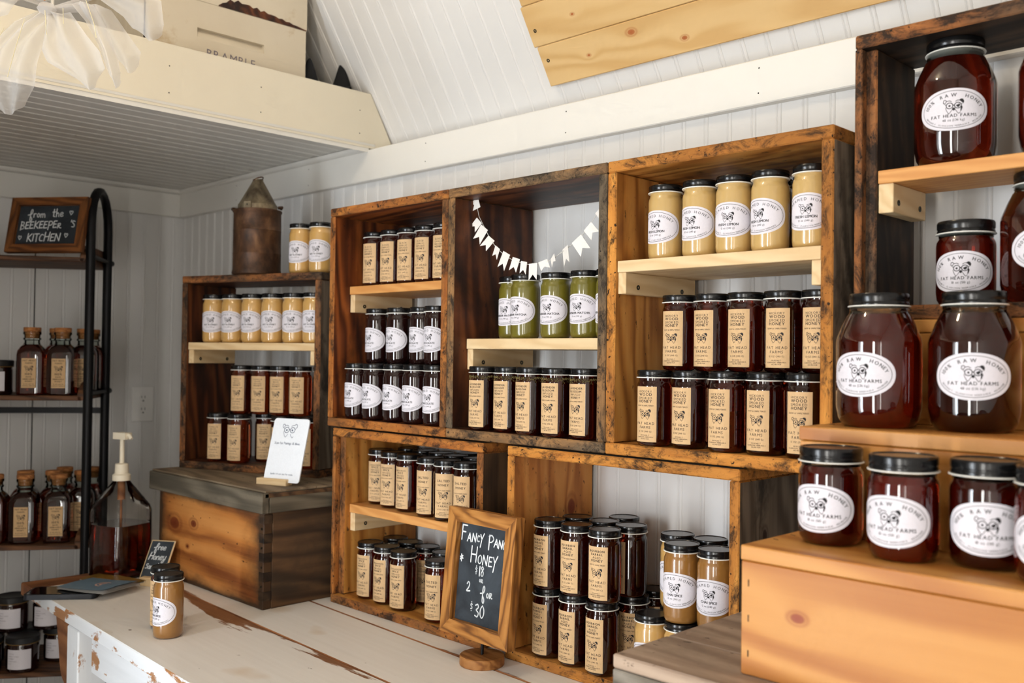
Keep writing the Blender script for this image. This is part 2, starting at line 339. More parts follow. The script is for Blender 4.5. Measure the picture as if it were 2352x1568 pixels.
def obj(name, me, parent=None, loc=(0, 0, 0), rot=(0, 0, 0), scale=None):
    o = bpy.data.objects.new(name, me); COL.objects.link(o); o.location = loc; o.rotation_euler = rot
    if scale: o.scale = scale
    if parent is not None: o.parent = parent
    else: o.location.z += T
    return o
def tag(o, label, cat, group=None):
    o['label'] = label; o['category'] = cat
    if group: o['group'] = group
    return o
def thing(name, label, cat, loc=(0, 0, 0), rz=0., group=None, rot=None):
    o = bpy.data.objects.new(name, None); COL.objects.link(o); o.location = (loc[0], loc[1], loc[2] + T); o.rotation_euler = rot or (0, 0, rz)
    o.empty_display_size = .03; return tag(o, label, cat, group)
def struct(name, me=None, loc=(0, 0, 0)):
    o = bpy.data.objects.new(name, me); COL.objects.link(o); o.location = (loc[0], loc[1], loc[2] + T); o['kind'] = 'structure'; return o
CACHE = {}
def cached(key, fn):
    if key not in CACHE: CACHE[key] = fn()
    return CACHE[key]
UPR = (0, -pi / 2, 0)      # turns a board's local x (its grain) upright: x -> +z, z -> -x
def board(name, parent, c, size, rot=(0, 0, 0), mats='pine_pale', faces=None, bev=.0015):
    """board of size (length along grain, depth, thickness); faces: material index for -x,+x,-y,+y,-z,+z"""
    size = tuple(round(x, 5) for x in size); ms = (mats,) if isinstance(mats, str) else tuple(mats)
    me = cached(('board', size, ms, tuple(faces or ()), bev), lambda: MB().box((0, 0, 0), size, bev, faces or 0).mesh(name, list(ms)))
    return obj(name, me, parent, c, rot)
def screw(parent, c, normal='y', r=.004):
    me = cached(('screw', r), lambda: MB().lathe([(r * .9, -.001), (r, .0006), (r * .45, .0008), (r * .4, -.0006)], 10).mesh('screw_head', 'screw', 40))
    rot = {'y': (pi / 2, 0, 0), 'x': (0, pi / 2, 0), '-x': (0, -pi / 2, 0), 'z': (0, 0, 0)}[normal]
    return obj('screw_head', me, parent, c, rot)

# ------------------------------------------------------------------ lettering
GL = {}
def glyph(ch):
    if ch not in GL:
        cu = bpy.data.curves.new('g', 'FONT'); cu.body = ch; cu.size = 1; cu.resolution_u = 2
        o = bpy.data.objects.new('g', cu); COL.objects.link(o); dg = bpy.context.evaluated_depsgraph_get()
        me = bpy.data.meshes.new_from_object(o.evaluated_get(dg))
        vs = [tuple(v.co)[:2] for v in me.vertices]; fs = [tuple(p.vertices) for p in me.polygons]
        bpy.data.objects.remove(o); bpy.data.curves.remove(cu); bpy.data.meshes.remove(me)
        x0 = min((v[0] for v in vs), default=0); x1 = max((v[0] for v in vs), default=.25)
        GL[ch] = ([(x - x0, y) for x, y in vs], fs, x1 - x0)
    return GL[ch]
def put_text(mb, s, size, x=0., y=0., track=.1, align='C', width=None, arc=None, warp=None, bold=0.):
    """flat text in (u, v); size = font size (capitals are about .7 of it); arc = (cx, cy, a, b, mid_angle, dir) sets it along an ellipse"""
    adv = []; tot = 0.
    for ch in s:
        wd = .28 if ch == ' ' else glyph(ch)[2]; adv.append(wd); tot += wd + track
    tot -= track; k = 1.
    if width: k = width / (tot * size)
    pos = -tot / 2 if align == 'C' else 0.
    for ch, wd in zip(s, adv):
        if ch != ' ':
            gv, gf, _ = glyph(ch); out = []
            for gx, gy in gv:
                if arc:
                    cx, cy, a, b, mid, dr = arc
                    th = mid - dr * (pos + wd / 2) * size * k / ((a + b) / 2)
                    px = cx + a * math.cos(th); py = cy + b * math.sin(th)
                    tx = math.sin(th) * dr * a; ty = -math.cos(th) * dr * b; L = math.hypot(tx, ty); tx /= L; ty /= L
                    lx = (gx - wd / 2) * size * k; ly = gy * size
                    out.append((px + tx * lx - ty * ly, py + ty * lx + tx * ly))
                else: out.append((x + (pos + gx) * size * k, y + gy * size))
            mb.add([(u, v, 0) for u, v in out], gf)
            if bold: mb.add([(u + bold, v, 0) for u, v in out], gf); mb.add([(u, v + bold * .5, 0) for u, v in out], gf)
        pos += wd + track
def stroke(mb, pts, wd):
    """hand-drawn line: quads with round joints, in (u, v)"""
    for (x0, y0), (x1, y1) in zip(pts, pts[1:]):
        L = math.hypot(x1 - x0, y1 - y0)
        if L < 1e-7: continue
        nx, ny = -(y1 - y0) / L * wd / 2, (x1 - x0) / L * wd / 2
        mb.add([(x0 - nx, y0 - ny, 0), (x1 - nx, y1 - ny, 0), (x1 + nx, y1 + ny, 0), (x0 + nx, y0 + ny, 0)], [(0, 1, 2, 3)])
    for x, y in pts: mb.add([(x + wd / 2 * math.cos(k * pi / 3), y + wd / 2 * math.sin(k * pi / 3), 0) for k in range(6)], [(0, 1, 2, 3, 4, 5)])
def ring(mb, cx, cy, a, b, wd, n=28, a0=0., a1=2 * pi):
    pts = []
    for i in range(n + 1):
        th = a0 + (a1 - a0) * i / n; pts.append((th, math.cos(th), math.sin(th)))
    for (t0, c0, s0), (t1, c1, s1) in zip(pts, pts[1:]):
        mb.add([(cx + (a - wd / 2) * c0, cy + (b - wd / 2) * s0, 0), (cx + (a + wd / 2) * c0, cy + (b + wd / 2) * s0, 0), (cx + (a + wd / 2) * c1, cy + (b + wd / 2) * s1, 0), (cx + (a - wd / 2) * c1, cy + (b - wd / 2) * s1, 0)], [(0, 1, 2, 3)])
def dog(mb, cx, cy, s, line=.034, fill=True):
    """bulldog head with round spectacles, line drawing in (u, v); s = head width"""
    P = lambda pts: [(cx + x * s, cy + y * s) for x, y in pts]
    wd = line * s
    ring(mb, cx - .2 * s, cy + .02 * s, .17 * s, .16 * s, wd * 1.3, 18); ring(mb, cx + .22 * s, cy + .02 * s, .17 * s, .16 * s, wd * 1.3, 18)
    stroke(mb, P([(-.03, .04), (.05, .04)]), wd * 1.4); stroke(mb, P([(-.36, .06), (-.42, .1)]), wd); stroke(mb, P([(.38, .06), (.44, .1)]), wd)
    ring(mb, cx - .2 * s, cy + .01 * s, .035 * s, .035 * s, .05 * s, 8); ring(mb, cx + .2 * s, cy + .01 * s, .035 * s, .035 * s, .05 * s, 8)
    stroke(mb, P([(-.34, .28), (-.42, .36), (-.5, .34), (-.52, .2), (-.44, .14), (-.38, .24), (-.34, .28), (-.2, .3), (-.1, .24)]), wd)
    stroke(mb, P([(.1, .24), (.2, .3), (.34, .3)]), wd)
    if fill: mb.add([(cx + x * s, cy + y * s, 0) for x, y in [(.26, .3), (.38, .38), (.48, .36), (.54, .24), (.5, .1), (.4, .2), (.34, .26)]], [(0, 1, 2, 3, 4, 5, 6)])
    else: stroke(mb, P([(.3, .3), (.4, .38), (.5, .34), (.52, .2), (.44, .14)]), wd)
    if fill:
        mb.add([(cx + x * s, cy + y * s, 0) for x, y in [(-.05, -.1), (.07, -.1), (.1, -.2), (.01, -.27), (-.08, -.2)]], [(0, 1, 2, 3, 4)])
        mb.add([(cx + x * s, cy + y * s, 0) for x, y in [(.42, .0), (.46, -.1), (.4, -.28), (.34, -.34), (.36, -.12)]], [(0, 1, 2, 3, 4)])
        mb.add([(cx + x * s, cy + y * s, 0) for x, y in [(.12, .0), (.3, .12), (.34, .02), (.24, -.1)]], [(0, 1, 2, 3)])
    stroke(mb, P([(-.4, -.08), (-.36, -.22), (-.3, -.34), (-.24, -.42), (-.17, -.36), (-.08, -.22)]), wd * .8)
    stroke(mb, P([(.1, -.22), (.2, -.38), (.27, -.44), (.34, -.36)]), wd * .8)
# chalk handwriting: letters as strokes in a unit box (x 0..w, y 0..1 for capitals)
HW = {
 'F': (.55, [[(.05, 0), (.08, 1), (.55, 1)], [(.06, .55), (.42, .56)]]), 'A': (.6, [[(0, 0), (.28, .8), (.55, 0)], [(.1, .3), (.46, .3)]]),
 'N': (.6, [[(.02, 0), (.05, .8), (.5, .02), (.55, .85)]]), 'C': (.45, [[(.42, .7), (.2, .78), (.03, .45), (.1, .12), (.4, .1)]]), 'c': (.36, [[(.34, .62), (.15, .66), (.03, .4), (.1, .16), (.34, .16)]]),
 'Y': (.5, [[(0, .85), (.22, .4)], [(.5, 1), (.22, .4), (.1, -.35)]]), 'P': (.5, [[(.05, -.15), (.08, .85)], [(.02, .75), (.3, .85), (.5, .62), (.32, .4), (.08, .36)]]),
 'H': (.6, [[(.03, 0), (.06, 1)], [(.5, .05), (.56, 1)], [(.05, .5), (.54, .52)]]), 'O': (.5, [[(.25, .72), (.05, .5), (.08, .15), (.28, .03), (.46, .25), (.42, .6), (.25, .72)]]),
 'E': (.42, [[(.4, .82), (.05, .8), (.03, .05), (.42, .08)], [(.04, .45), (.34, .46)]]), '$': (.34, [[(.3, .62), (.14, .68), (.05, .52), (.26, .36), (.24, .18), (.05, .14)], [(.17, .9), (.17, .86)], [(.17, -.05), (.17, -.09)]]),
 '1': (.1, [[(.05, 0), (.06, .9)]]), '8': (.42, [[(.36, .75), (.2, .92), (.06, .75), (.34, .4), (.3, .08), (.1, .06), (.06, .3), (.36, .75)]]), 'o': (.36, [[(.18, .5), (.04, .32), (.1, .06), (.28, .08), (.32, .36), (.18, .5)]]),
 'R': (.42, [[(.04, 0), (.06, .55)], [(.04, .5), (.3, .55), (.3, .32), (.08, .28), (.38, .02), (.46, .05)]]), '2': (.5, [[(.05, .7), (.22, .9), (.4, .75), (.3, .4), (.03, .05), (.5, .1)]]),
 'f': (.5, [[(-.1, .3), (.3, .42), (.44, .8), (.34, 1), (.22, .8), (.2, .2), (.2, -.35), (.36, -.5), (.42, -.2), (.24, .1)]]), '3': (.45, [[(.05, .82), (.28, .92), (.36, .7), (.15, .5), (.4, .32), (.3, .04), (.03, .08)]]),
 '0': (.46, [[(.24, .9), (.05, .6), (.06, .2), (.24, .02), (.42, .25), (.42, .65), (.24, .9)]]), '*': (.5, [[(.05, .25), (.45, .7)], [(.25, .05), (.22, .85)], [(.02, .55), (.5, .4)]]),
 'r': (.34, [[(.02, .45), (.06, 0)], [(.05, .3), (.2, .48), (.34, .42)]]), 'm': (.62, [[(.02, .45), (.05, 0)], [(.04, .3), (.18, .48), (.28, .35), (.3, 0)], [(.29, .3), (.44, .48), (.55, .3), (.58, 0)]]),
 't': (.36, [[(.16, .95), (.14, .1), (.3, .02)], [(0, .6), (.36, .62)]]), 'h': (.42, [[(.04, 1), (.05, 0)], [(.05, .3), (.22, .5), (.34, .35), (.38, 0)]]), 'e': (.4, [[(.04, .25), (.34, .32), (.28, .5), (.1, .46), (.04, .2), (.16, .02), (.4, .1)]]),
 'B': (.5, [[(.06, -.1), (.08, .9)], [(.02, .85), (.36, .8), (.34, .52), (.1, .45), (.46, .32), (.38, .05), (.04, 0)]]), 'K': (.52, [[(.06, 0), (.08, .9)], [(.5, .85), (.1, .42), (.52, .02)]]),
 'S': (.4, [[(.38, .75), (.18, .85), (.06, .65), (.34, .35), (.28, .06), (.02, .08)]]), "'": (.12, [[(.08, .95), (.03, .7)]]), 'I': (.14, [[(.07, .02), (.08, .82)]]), 'T': (.46, [[(.24, 0), (.22, .85)], [(0, .85), (.48, .86)]]),
 'n': (.42, [[(.03, .45), (.05, 0)], [(.04, .3), (.2, .5), (.34, .35), (.38, 0)]]), 'y': (.42, [[(.03, .5), (.1, .1), (.3, .1), (.38, .5)], [(.38, .5), (.28, -.3), (.1, -.4), (.05, -.2), (.4, .08)]]),
 'a': (.42, [[(.34, .45), (.14, .48), (.04, .25), (.12, .02), (.3, .1), (.36, .48), (.36, .04), (.44, .02)]]), 'p': (.4, [[(.05, .48), (.05, -.4)], [(.05, .3), (.22, .5), (.36, .28), (.22, .04), (.06, .1)]]), 'l': (.16, [[(.06, 1), (.05, .05), (.16, .02)]]),
 's': (.32, [[(.3, .42), (.14, .48), (.06, .36), (.26, .2), (.2, .02), (.02, .05)]]), '&': (.5, [[(.1, 0), (.4, .5)]]), '~': (.5, [[(.25, .1), (.02, .5), (.08, .68), (.2, .62), (.26, .5), (.34, .64), (.46, .62), (.48, .42), (.25, .1)]]),
}
def chalk(mb, s, x, y, size, wd, gap=.14, slant=0., rise=0., xmax=None):
    cx = x
    for i, ch in enumerate(s):
        if ch == ' ': cx += size * .45; continue
        w0, st = HW[ch]; oy = y + rise * (cx - x) + random.uniform(-.03, .03) * size
        for pl in st:
            q = [(cx + (px + slant * py) * size, oy + py * size) for px, py in pl]
            if len(q) > 3:                                          # smooth longer strokes
                z = [q[0]]
                for k in range(len(q) - 1):
                    p0 = q[max(k - 1, 0)]; p1 = q[k]; p2 = q[k + 1]; p3 = q[min(k + 2, len(q) - 1)]
                    for t in (.33, .67, 1.):
                        z.append(tuple(.5 * (2 * b + (c - a) * t + (2 * a - 5 * b + 4 * c - d) * t * t + (3 * b - a - 3 * c + d) * t ** 3) for a, b, c, d in zip(p0, p1, p2, p3)))
                if ch not in 'FENKHIT': q = z
            if xmax is not None: q = [(min(a, xmax), b) for a, b in q]
            stroke(mb, q, wd * random.uniform(.9, 1.1))
        cx += (w0 + gap) * size
    return cx
def bend(mb, r, zc, off=.0004):
    """wrap flat (u, v) geometry round a jar of radius r, facing local -y"""
    o = MB(); o.f = mb.f; o.m = mb.m
    for u, v, _ in mb.v:
        a = u / r; o.v.append(((r + off) * math.sin(a), -(r + off) * math.cos(a), zc + v))
    return o
# ------------------------------------------------------------------ the room
BW, LW = .24, -1.218          # back wall and left wall planes
RX = 2.6                      # right wall
BP = .0508                    # bead spacing
def axes(x, z):
    x = Vector(x).normalized(); z = Vector(z).normalized(); y = z.cross(x); return Matrix((x, y, z)).transposed(), y
def strips(parent, o, x, z, length, n, mat):
    """beadboard: one strip object per bead"""
    def mk():
        pr = [(0, -.006), (0, -.0006), (.0006, 0), (.0395, 0), (.0405, -.0011), (.0415, .0002), (.0435, .0013), (.046, .0013), (.048, .0002), (.049, -.0011), (.050, 0), (BP, 0), (BP, -.006)]
        mb = MB(); k = len(pr); vs = [(0, u, h) for u, h in pr] + [(length, u, h) for u, h in pr]
        return mb.add(vs, [(i + 1, i, k + i, k + i + 1) for i in range(k - 1)] + [tuple(range(k)), tuple(reversed(range(k, 2 * k)))]).mesh('beadboard_strip', mat)
    me = cached(('strip', length, mat), mk); M, y = axes(x, z); e = M.to_euler()
    for i in range(n): obj('beadboard_strip', me, parent, Vector(o) + y * (BP * i), e)
floor = struct('floor', MB().box((.7, -1.15, -.79), (4.2, 3.2, .06)).mesh('floor', 'floor_wood'))
wb = struct('wall_back', MB().box((.69, .30, .17), (3.9, .11, 1.86)).mesh('wall_back', 'wall_white'))
strips(wb, (RX, BW, -.76), (0, 0, 1), (0, -1, 0), 1.80, 75, 'wall_white')
wl = struct('wall_left', MB().box((LW - .056, -1.15, .68), (.1, 3.0, 2.88)).mesh('wall_left', 'wall_white'))
strips(wl, (LW, BW + .012, -.76), (0, 0, 1), (1, 0, 0), 1.80, 56, 'wall_white')
obj('panel_joint', MB().box((0, 0, 0), (.004, .0022, 1.8)).mesh('panel_joint', 'dark_gap'), wl, (LW + .0002, -.2365, .14))
mb = MB(); x0, x1, z0, z1 = WIN; a0, a1, c0, c1 = DOOR
for bx0, bx1, bz0, bz1 in ((-1.3, x0, -.76, 2.1), (x0, x1, -.76, z0), (x0, x1, z1, 2.1), (x1, a0, -.76, 2.1), (a0, a1, c1, 2.1), (a1, RX + .05, -.76, 2.1)):
    mb.box(((bx0 + bx1) / 2, FW + .03, (bz0 + bz1) / 2), (bx1 - bx0, .06, bz1 - bz0))
struct('wall_front', mb.mesh('wall_front', 'wall_white'))
# added, unseen door-like panel that keeps the window's daylight off the left wall
struct('added_shade_panel', MB().box((.165, FW + .06 + .29, .2), (.04, .58, 1.88), .003).mesh('added_shade_leaf', 'trim_white'))
mb = MB(); y0, y1, z0, z1 = SIDE
for by0, by1, bz0, bz1 in ((-2.7, y0, -.76, 2.1), (y0, y1, -.76, z0), (y0, y1, z1, 2.1), (y1, .4, -.76, 2.1)):
    mb.box((RX + .05, (by0 + by1) / 2, (bz0 + bz1) / 2), (.1, by1 - by0, bz1 - bz0))
struct('wall_right', mb.mesh('wall_right', 'wall_white'))
# loft over the left end
lf = struct('ceiling', MB().box((-.69, -1.18, 1.139), (1.06, 2.9, .022)).mesh('ceiling', 'ceiling_white'))
strips(lf, (-1.216, -2.57, 1.122), (0, 1, 0), (0, 0, -1), 2.81, 21, 'ceiling_white')
fy = [(-2.57, 1.116), (.306, 1.116), (.2245, 1.259), (-2.57, 1.259)]
struct('trim_1', MB().poly([(-.15, y, z) for y, z in fy], .019, axis=(1, 0, 0)).mesh('loft_fascia', 'fascia_cream'))
def cove(p0, p1, a, b, mat='trim_white', r=.016):
    mb = MB(); A = Vector(a) * r; B = Vector(b) * r; secs = []
    for p in (p0, p1):
        P = Vector(p); secs.append([P] + [P + A * math.cos(t) + B * math.sin(t) for t in [i * pi / 12 for i in range(7)]])
    return mb.loft(secs).mesh('cove_moulding', mat, 30)
struct('trim_2', cove((-.152, -2.57, 1.1215), (-.152, .222, 1.1215), (-1.3, 0, 0), (0, 0, -1)))
struct('trim_3', MB().box((.69, BW - .010, 1.071), (3.84, .021, .082), .002).mesh('back_trim_board', 'trim_white'))
NH = MB().lathe([(.0016, 0), (.0012, .0004)], 8).mesh('nail_head', 'slot_dark', 40)
tr3 = bpy.data.objects['trim_3']
for x in (-.85, -.45, .06, .52, .98, 1.42):
    for z in (1.05, 1.095): obj('nail_head', NH, tr3, (x + z * .02, BW - .0206, z), (pi / 2, 0, 0))
for y in (-.33, -.1, .19):
    for z in (1.15, 1.21): obj('nail_head', NH, bpy.data.objects['trim_1'], (-.1499, y, z), (0, pi / 2, 0))
struct('trim_4', MB().box((LW + .010, -1.18, 1.069), (.021, 2.8, .078), .002).mesh('left_trim_board', 'trim_white'))
struct('trim_5', cove((-1.197, BW - .0205, 1.1205), (-.16, BW - .0205, 1.1205), (0, -1, 0), (0, 0, -1), r=.013))
struct('trim_6', cove((LW + .0205, -2.57, 1.1205), (LW + .0205, .22, 1.1205), (1, 0, 0), (0, 0, -1), r=.013))
# steep lower roof slope
TH = math.radians(58.34); SX = Vector((0, -math.cos(TH), math.sin(TH))); SN = Vector((0, -math.sin(TH), -math.cos(TH))); S0 = Vector((0, .318, 1.111))
mb = MB(); mb.box((.69, 0, 0), (3.9, 1.16, .03), 0, 0, Matrix((Vector((1, 0, 0)), SX, -SN)).transposed().to_4x4())
sl = struct('ceiling_slope', mb.mesh('ceiling_slope', 'ceiling_white')); cc = S0 + SX * .55 - SN * .0215; sl.data.transform(Matrix.Translation((0, cc.y, cc.z)))
strips(sl, (RX, S0.y, S0.z), SX, SN, 1.10, 75, 'wall_white')
struct('ceiling_upper', MB().box((.69, -1.2, 2.07), (3.9, 2.0, .03)).poly([(-1.3, -2.1, 2.06), (2.65, -2.1, 2.06), (2.65, -2.65, 1.3), (-1.3, -2.65, 1.3)], .03, axis=(0, 1, -1)).mesh('ceiling_upper', 'ceiling_white'))
# pine boards screwed across the slope
pb = thing('pine_panel', 'pale pine boards screwed across the sloped white ceiling', 'panel')
E0 = axes((1, 0, 0), SN)[0].to_euler()
for i in range(4):
    c = S0 + SX * (.082 + .0445 + i * .0895) + SN * .010; x0 = .456 + (.004, -.003, .002, -.002)[i]
    b = board('plank', pb, (x0 + .95, c.y, c.z), (1.9, .0888, .019), E0, 'pine_ceiling', bev=.002)
    for sxx in ((-.93, -.27, .4) if i == 0 else (-.93, .4)):
        screw(b, (sxx + .0, .012 if i == 0 else -.01, .0097), 'z', .0042)
# electrical outlet
ol = thing('wall_outlet', 'white two-socket electrical outlet on the left wall above the pump jug', 'outlet', (LW + .001, .108, .402))
obj('cover_plate', MB().box((0, 0, 0), (.006, .072, .116), .002).mesh('cover_plate', 'outlet_white'), ol, (.003, 0, 0))
for dz in (-.0195, .0195):
    s = obj('socket', MB().lathe([(.0165, 0), (.0165, .0015)], 24).mesh('socket', 'outlet_white', 30), ol, (.006, 0, dz), (0, pi / 2, 0))
    obj('slots', MB().box((-.004, .0055, .0017), (.008, .0018, .0006)).box((-.004, -.0055, .0017), (.007, .0018, .0006)).box((.0085, 0, .0017), (.004, .005, .0006)).mesh('slots', 'slot_dark'), s)

# ------------------------------------------------------------------ hive-box crates
def rnd_grip(parent): pass
def crate(name, label, loc, W, D, H, inner, edge, outer, rz=0., t=.019, group='old wooden hive boxes used as shelving', lip=None, tops=None):
    """open-fronted old hive box; local origin at the front lower left corner"""
    o = thing(name, label, 'crate', loc, rz, group)
    ms = (inner, edge, outer)
    hy = D / 2
    bl = lip or t
    board('bottom_board', o, (W / 2, hy, t / 2), (W, D, t), (0, 0, 0), ms, [1, 1, 1, 2, 2, 0], .002)
    board('top_board', o, (W / 2, hy, H - t / 2), (W, D, t), (0, 0, 0), ms, [1, 1, 1, 2, 0, 2], .002)
    for nm, cx, tt, inn in (('side_board', bl / 2, bl, 0), ('side_board', W - t / 2, t, 1)):
        h = H - 2 * t - .0006
        faces = [1, 1, 1, 2, 0, 2] if inn == 0 else [1, 1, 1, 2, 2, 0]
        if lip and inn == 0:
            # rabbeted end board: thin front lip, then the thicker board set back
            b = board(nm, o, (bl / 2, hy + .008, H / 2), (h, D - .016, bl), UPR, ms, faces, .002)
            obj('rabbet_lip', MB().box((0, 0, 0), (h, .016, .011), .0015).mesh('rabbet_lip', edge), b, (0, -hy, bl / 2 - .0055))
        else: board(nm, o, (cx, hy, H / 2), (h, D, tt), UPR, ms, faces, .002)
    return o
def shelf(o, W, y0, D, z, mat, bat, t=.019, left=.019, right=.019, th=.019, bh=.042, bt=.017, lx=0.):
    """loose-laid shelf board on two battens screwed to the crate sides; z = top of the shelf"""
    board('shelf_board', o, (left + (W - left - right) / 2 + lx / 2, y0 + D / 2, z - th / 2), (W - left - right - .002 - lx, D, th), (0, 0, 0), mat, bev=.001)
    for x, s in ((left + bt / 2 + .0005, 1), (W - right - bt / 2 - .0005, -1)):
        b = board('batten', o, (x, y0 + D / 2 - .002, z - th - bh / 2), (D - .01, bh, bt), (pi / 2, 0, pi / 2), bat, bev=.001)
        for k in (-.32, .28): screw(b, (k * D, -.006, bt / 2 * s if False else bt / 2 + .0002), 'z', .0045)
        if s < 0:
            for ch in list(b.children): ch.location.z = -bt / 2 - .0002
DC = .233
A = crate('hive_crate', 'honey-brown crate on the table directly left of the price chalkboard', (.023, 0, 0), .507, DC, .403, 'inner_honey', 'edge_orange', 'outer_brown', lip=.028)
shelf(A, .507, .03, .2, .2265, 'pine_orange', 'pine_pale', left=.028)
B = crate('hive_crate', 'reddish-brown upper crate holding black garlic and chocolate honey jars', (0, 0, .407), .4165, DC, .508, 'inner_red', 'edge_orange', 'outer_grey')
shelf(B, .4165, .044, .185, .734 - .407, 'pine_orange', 'pine_pale')
Cc = crate('hive_crate', 'dark-stained upper crate with the white paper bunting inside', (.418, 0, .407), .4165, DC, .508, 'inner_dark', 'edge_grey', 'outer_grey')
shelf(Cc, .4165, .037, .19, .609 - .407, 'pine_pale', 'pine_pale', th=.021)
D_ = crate('hive_crate', 'golden-brown upper crate holding lemon creamed and smoked honey', (.836, 0, .407), .418, DC, .508, 'inner_honey', 'edge_bright', 'outer_grey', t=.0195)
shelf(D_, .418, .004, .22, .741 - .407, 'pine_pale', 'pine_pale', th=.02, left=.0195, right=.0195, bh=.037)
E_ = crate('hive_crate', 'amber-brown crate on the table holding bourbon and chai honey', (.597, 0, 0), .507, DC, .4035, 'inner_amber', 'edge_bright', 'outer_grey', t=.0185)
F_ = crate('hive_crate', 'nearly black crate standing on top of the golden stepped riser', (1.2745, .022, .6315), .51, .15, .411, 'inner_black', 'edge_dark', 'outer_grey', t=.02, lip=.026)
shelf(F_, .51, .018, .125, .8465 - .6315, 'pine_orange', 'pine_pale', left=.026, right=.02, bt=.022)
L_ = crate('hive_crate', 'dark brown crate standing askew in the corner on the lidded box', (-.535, -.10, .2685), .455, .19, .508, 'inner_dark', 'edge_dark', 'outer_grey', rz=math.radians(19), t=.019)
shelf(L_, .455, .006, .17, .332, 'pine_pale', 'pine_pale', th=.019, bh=.036)
# reddish lower edge and nails of the corner crate come with its edge material; lidded hive box below it
bx = thing('lidded_hive_box', 'weathered hive box with grey telescoping lid under the corner crate', 'box', (-.525, -.156, 0))
BWd, BD, BH = .513, .372, .222
board('front_board', bx, (BWd / 2, .011, BH / 2), (BWd - .001, BH, .022), (pi / 2, 0, 0), 'box_front', bev=.002)
board('back_board', bx, (BWd / 2, BD - .011, BH / 2), (BWd - .001, BH, .022), (pi / 2, 0, 0), 'outer_brown', bev=.002)
for x in (.011, BWd - .011): board('side_board', bx, (x, BD / 2, BH / 2), (BD - .0445, BH, .022), (pi / 2, 0, pi / 2), 'outer_brown', bev=.002)
for i in range(5):                                                 # dark end-grain fingers of the corner joint
    board('joint_finger', bx, (BWd - .0085, .0105, .03 + i * .043), (.0185, .0225, .021), (0, 0, 0), 'inner_black', bev=.0006)
    screw(bx, (BWd - .007, -.0008, .0515 + i * .043), 'y', .003)
lid = obj('lid', MB().box((0, 0, 0), (.556, .405, .012), .002).mesh('lid_underboard', 'outer_brown'), bx, (BWd / 2 + .001, .19, .258))
for i, wy in enumerate((.135, .15, .118)):
    y = (-.202 + .0675, -.202 + .21, -.202 + .344)[i]
    board('lid_plank', lid, (0, y, .0085), (.556, wy - .002, .005), (0, 0, 0), 'lid_top', bev=.001)
board('front_skirt', lid, (0, -.2, -.0165), (.556, .046, .019), (pi / 2, 0, 0), 'lid_side', bev=.002)
board('side_skirt', lid, (.2665, .006, -.0165), (.39, .046, .022), (pi / 2, 0, pi / 2), 'lid_side', bev=.002)
board('side_skirt', lid, (-.2665, .006, -.0165), (.39, .046, .022), (pi / 2, 0, pi / 2), 'lid_side', bev=.002)
# ------------------------------------------------------------------ stepped riser and grey crate, right
g = thing('grey_crate', 'upside-down weathered grey crate on the table under the stepped riser', 'crate', (1.124, -.333, 0))
GW, GD, GH = 1.25, .56, .195
for i, (y0, y1) in enumerate(((0, .118), (.12, .33), (.332, .56))):
    board('top_plank', g, (GW / 2, (y0 + y1) / 2, GH - .009), (GW, y1 - y0, .018), (0, 0, 0), 'grey_top', bev=.0025)
board('front_board', g, (GW / 2, .010, (GH - .019) / 2), (GW, GH - .019, .02), (pi / 2, 0, 0), 'grey_side', bev=.002)
board('side_board', g, (.010, GD / 2, (GH - .019) / 2), (GD - .042, GH - .019, .02), (pi / 2, 0, pi / 2), 'grey_side', bev=.002)
board('back_board', g, (GW / 2, GD - .010, (GH - .019) / 2), (GW, GH - .019, .02), (pi / 2, 0, 0), 'grey_side', bev=.002)
rs = thing('stepped_riser', 'golden pine three-step display riser carrying the raw honey jars', 'riser', (1.279, -.283, .1955))
RWd = 1.0
for i, (y0, yd, z0, z1) in enumerate(((0, .142, 0, .1545), (.141, .164, .1545, .2915), (.305, .19, .2915, .4355))):
    st = board('step_board', rs, (RWd / 2, y0 + yd / 2 + (.02 if i < 2 else 0), z1 - .009), (RWd, yd + (.04 if i < 2 else 0), .018), (0, 0, 0), 'riser_pine', bev=.0015)
    fr = board('front_board', rs, (RWd / 2, y0 + .0105, (z0 + z1 - .0185) / 2), (RWd - .002, z1 - z0 - .019, .019), (pi / 2, 0, 0), 'riser_pine', bev=.0012)
    board('side_board', rs, (.0105, y0 + .02 + (yd - .02) / 2, (z0 + z1 - .0185) / 2), (yd - .022, z1 - z0 - .019, .019), (pi / 2, 0, pi / 2), 'riser_pine', bev=.0012)
    for k in (.15, .5, .85):                                        # sunken nails along the left end
        if i == 0: obj('nail_hole', cached('nail_hole', lambda: MB().box((0, 0, 0), (.0016, .008, .0006)).mesh('nail_hole', 'outer_brown')), fr, (-RWd / 2 + .011, (k - .5) * .12, -.0096 if False else .0096))
    for k in (.3, .6, .9): obj('nail_hole', CACHE['nail_hole'] if 'nail_hole' in CACHE else None, st, (-RWd / 2 + .012, (k - .5) * yd, .0091), (0, 0, 1.2))
obj('back_board', MB().box((0, 0, 0), (RWd, .018, .4355)).mesh('back_board', 'riser_pine'), rs, (RWd / 2, .486, .2178))

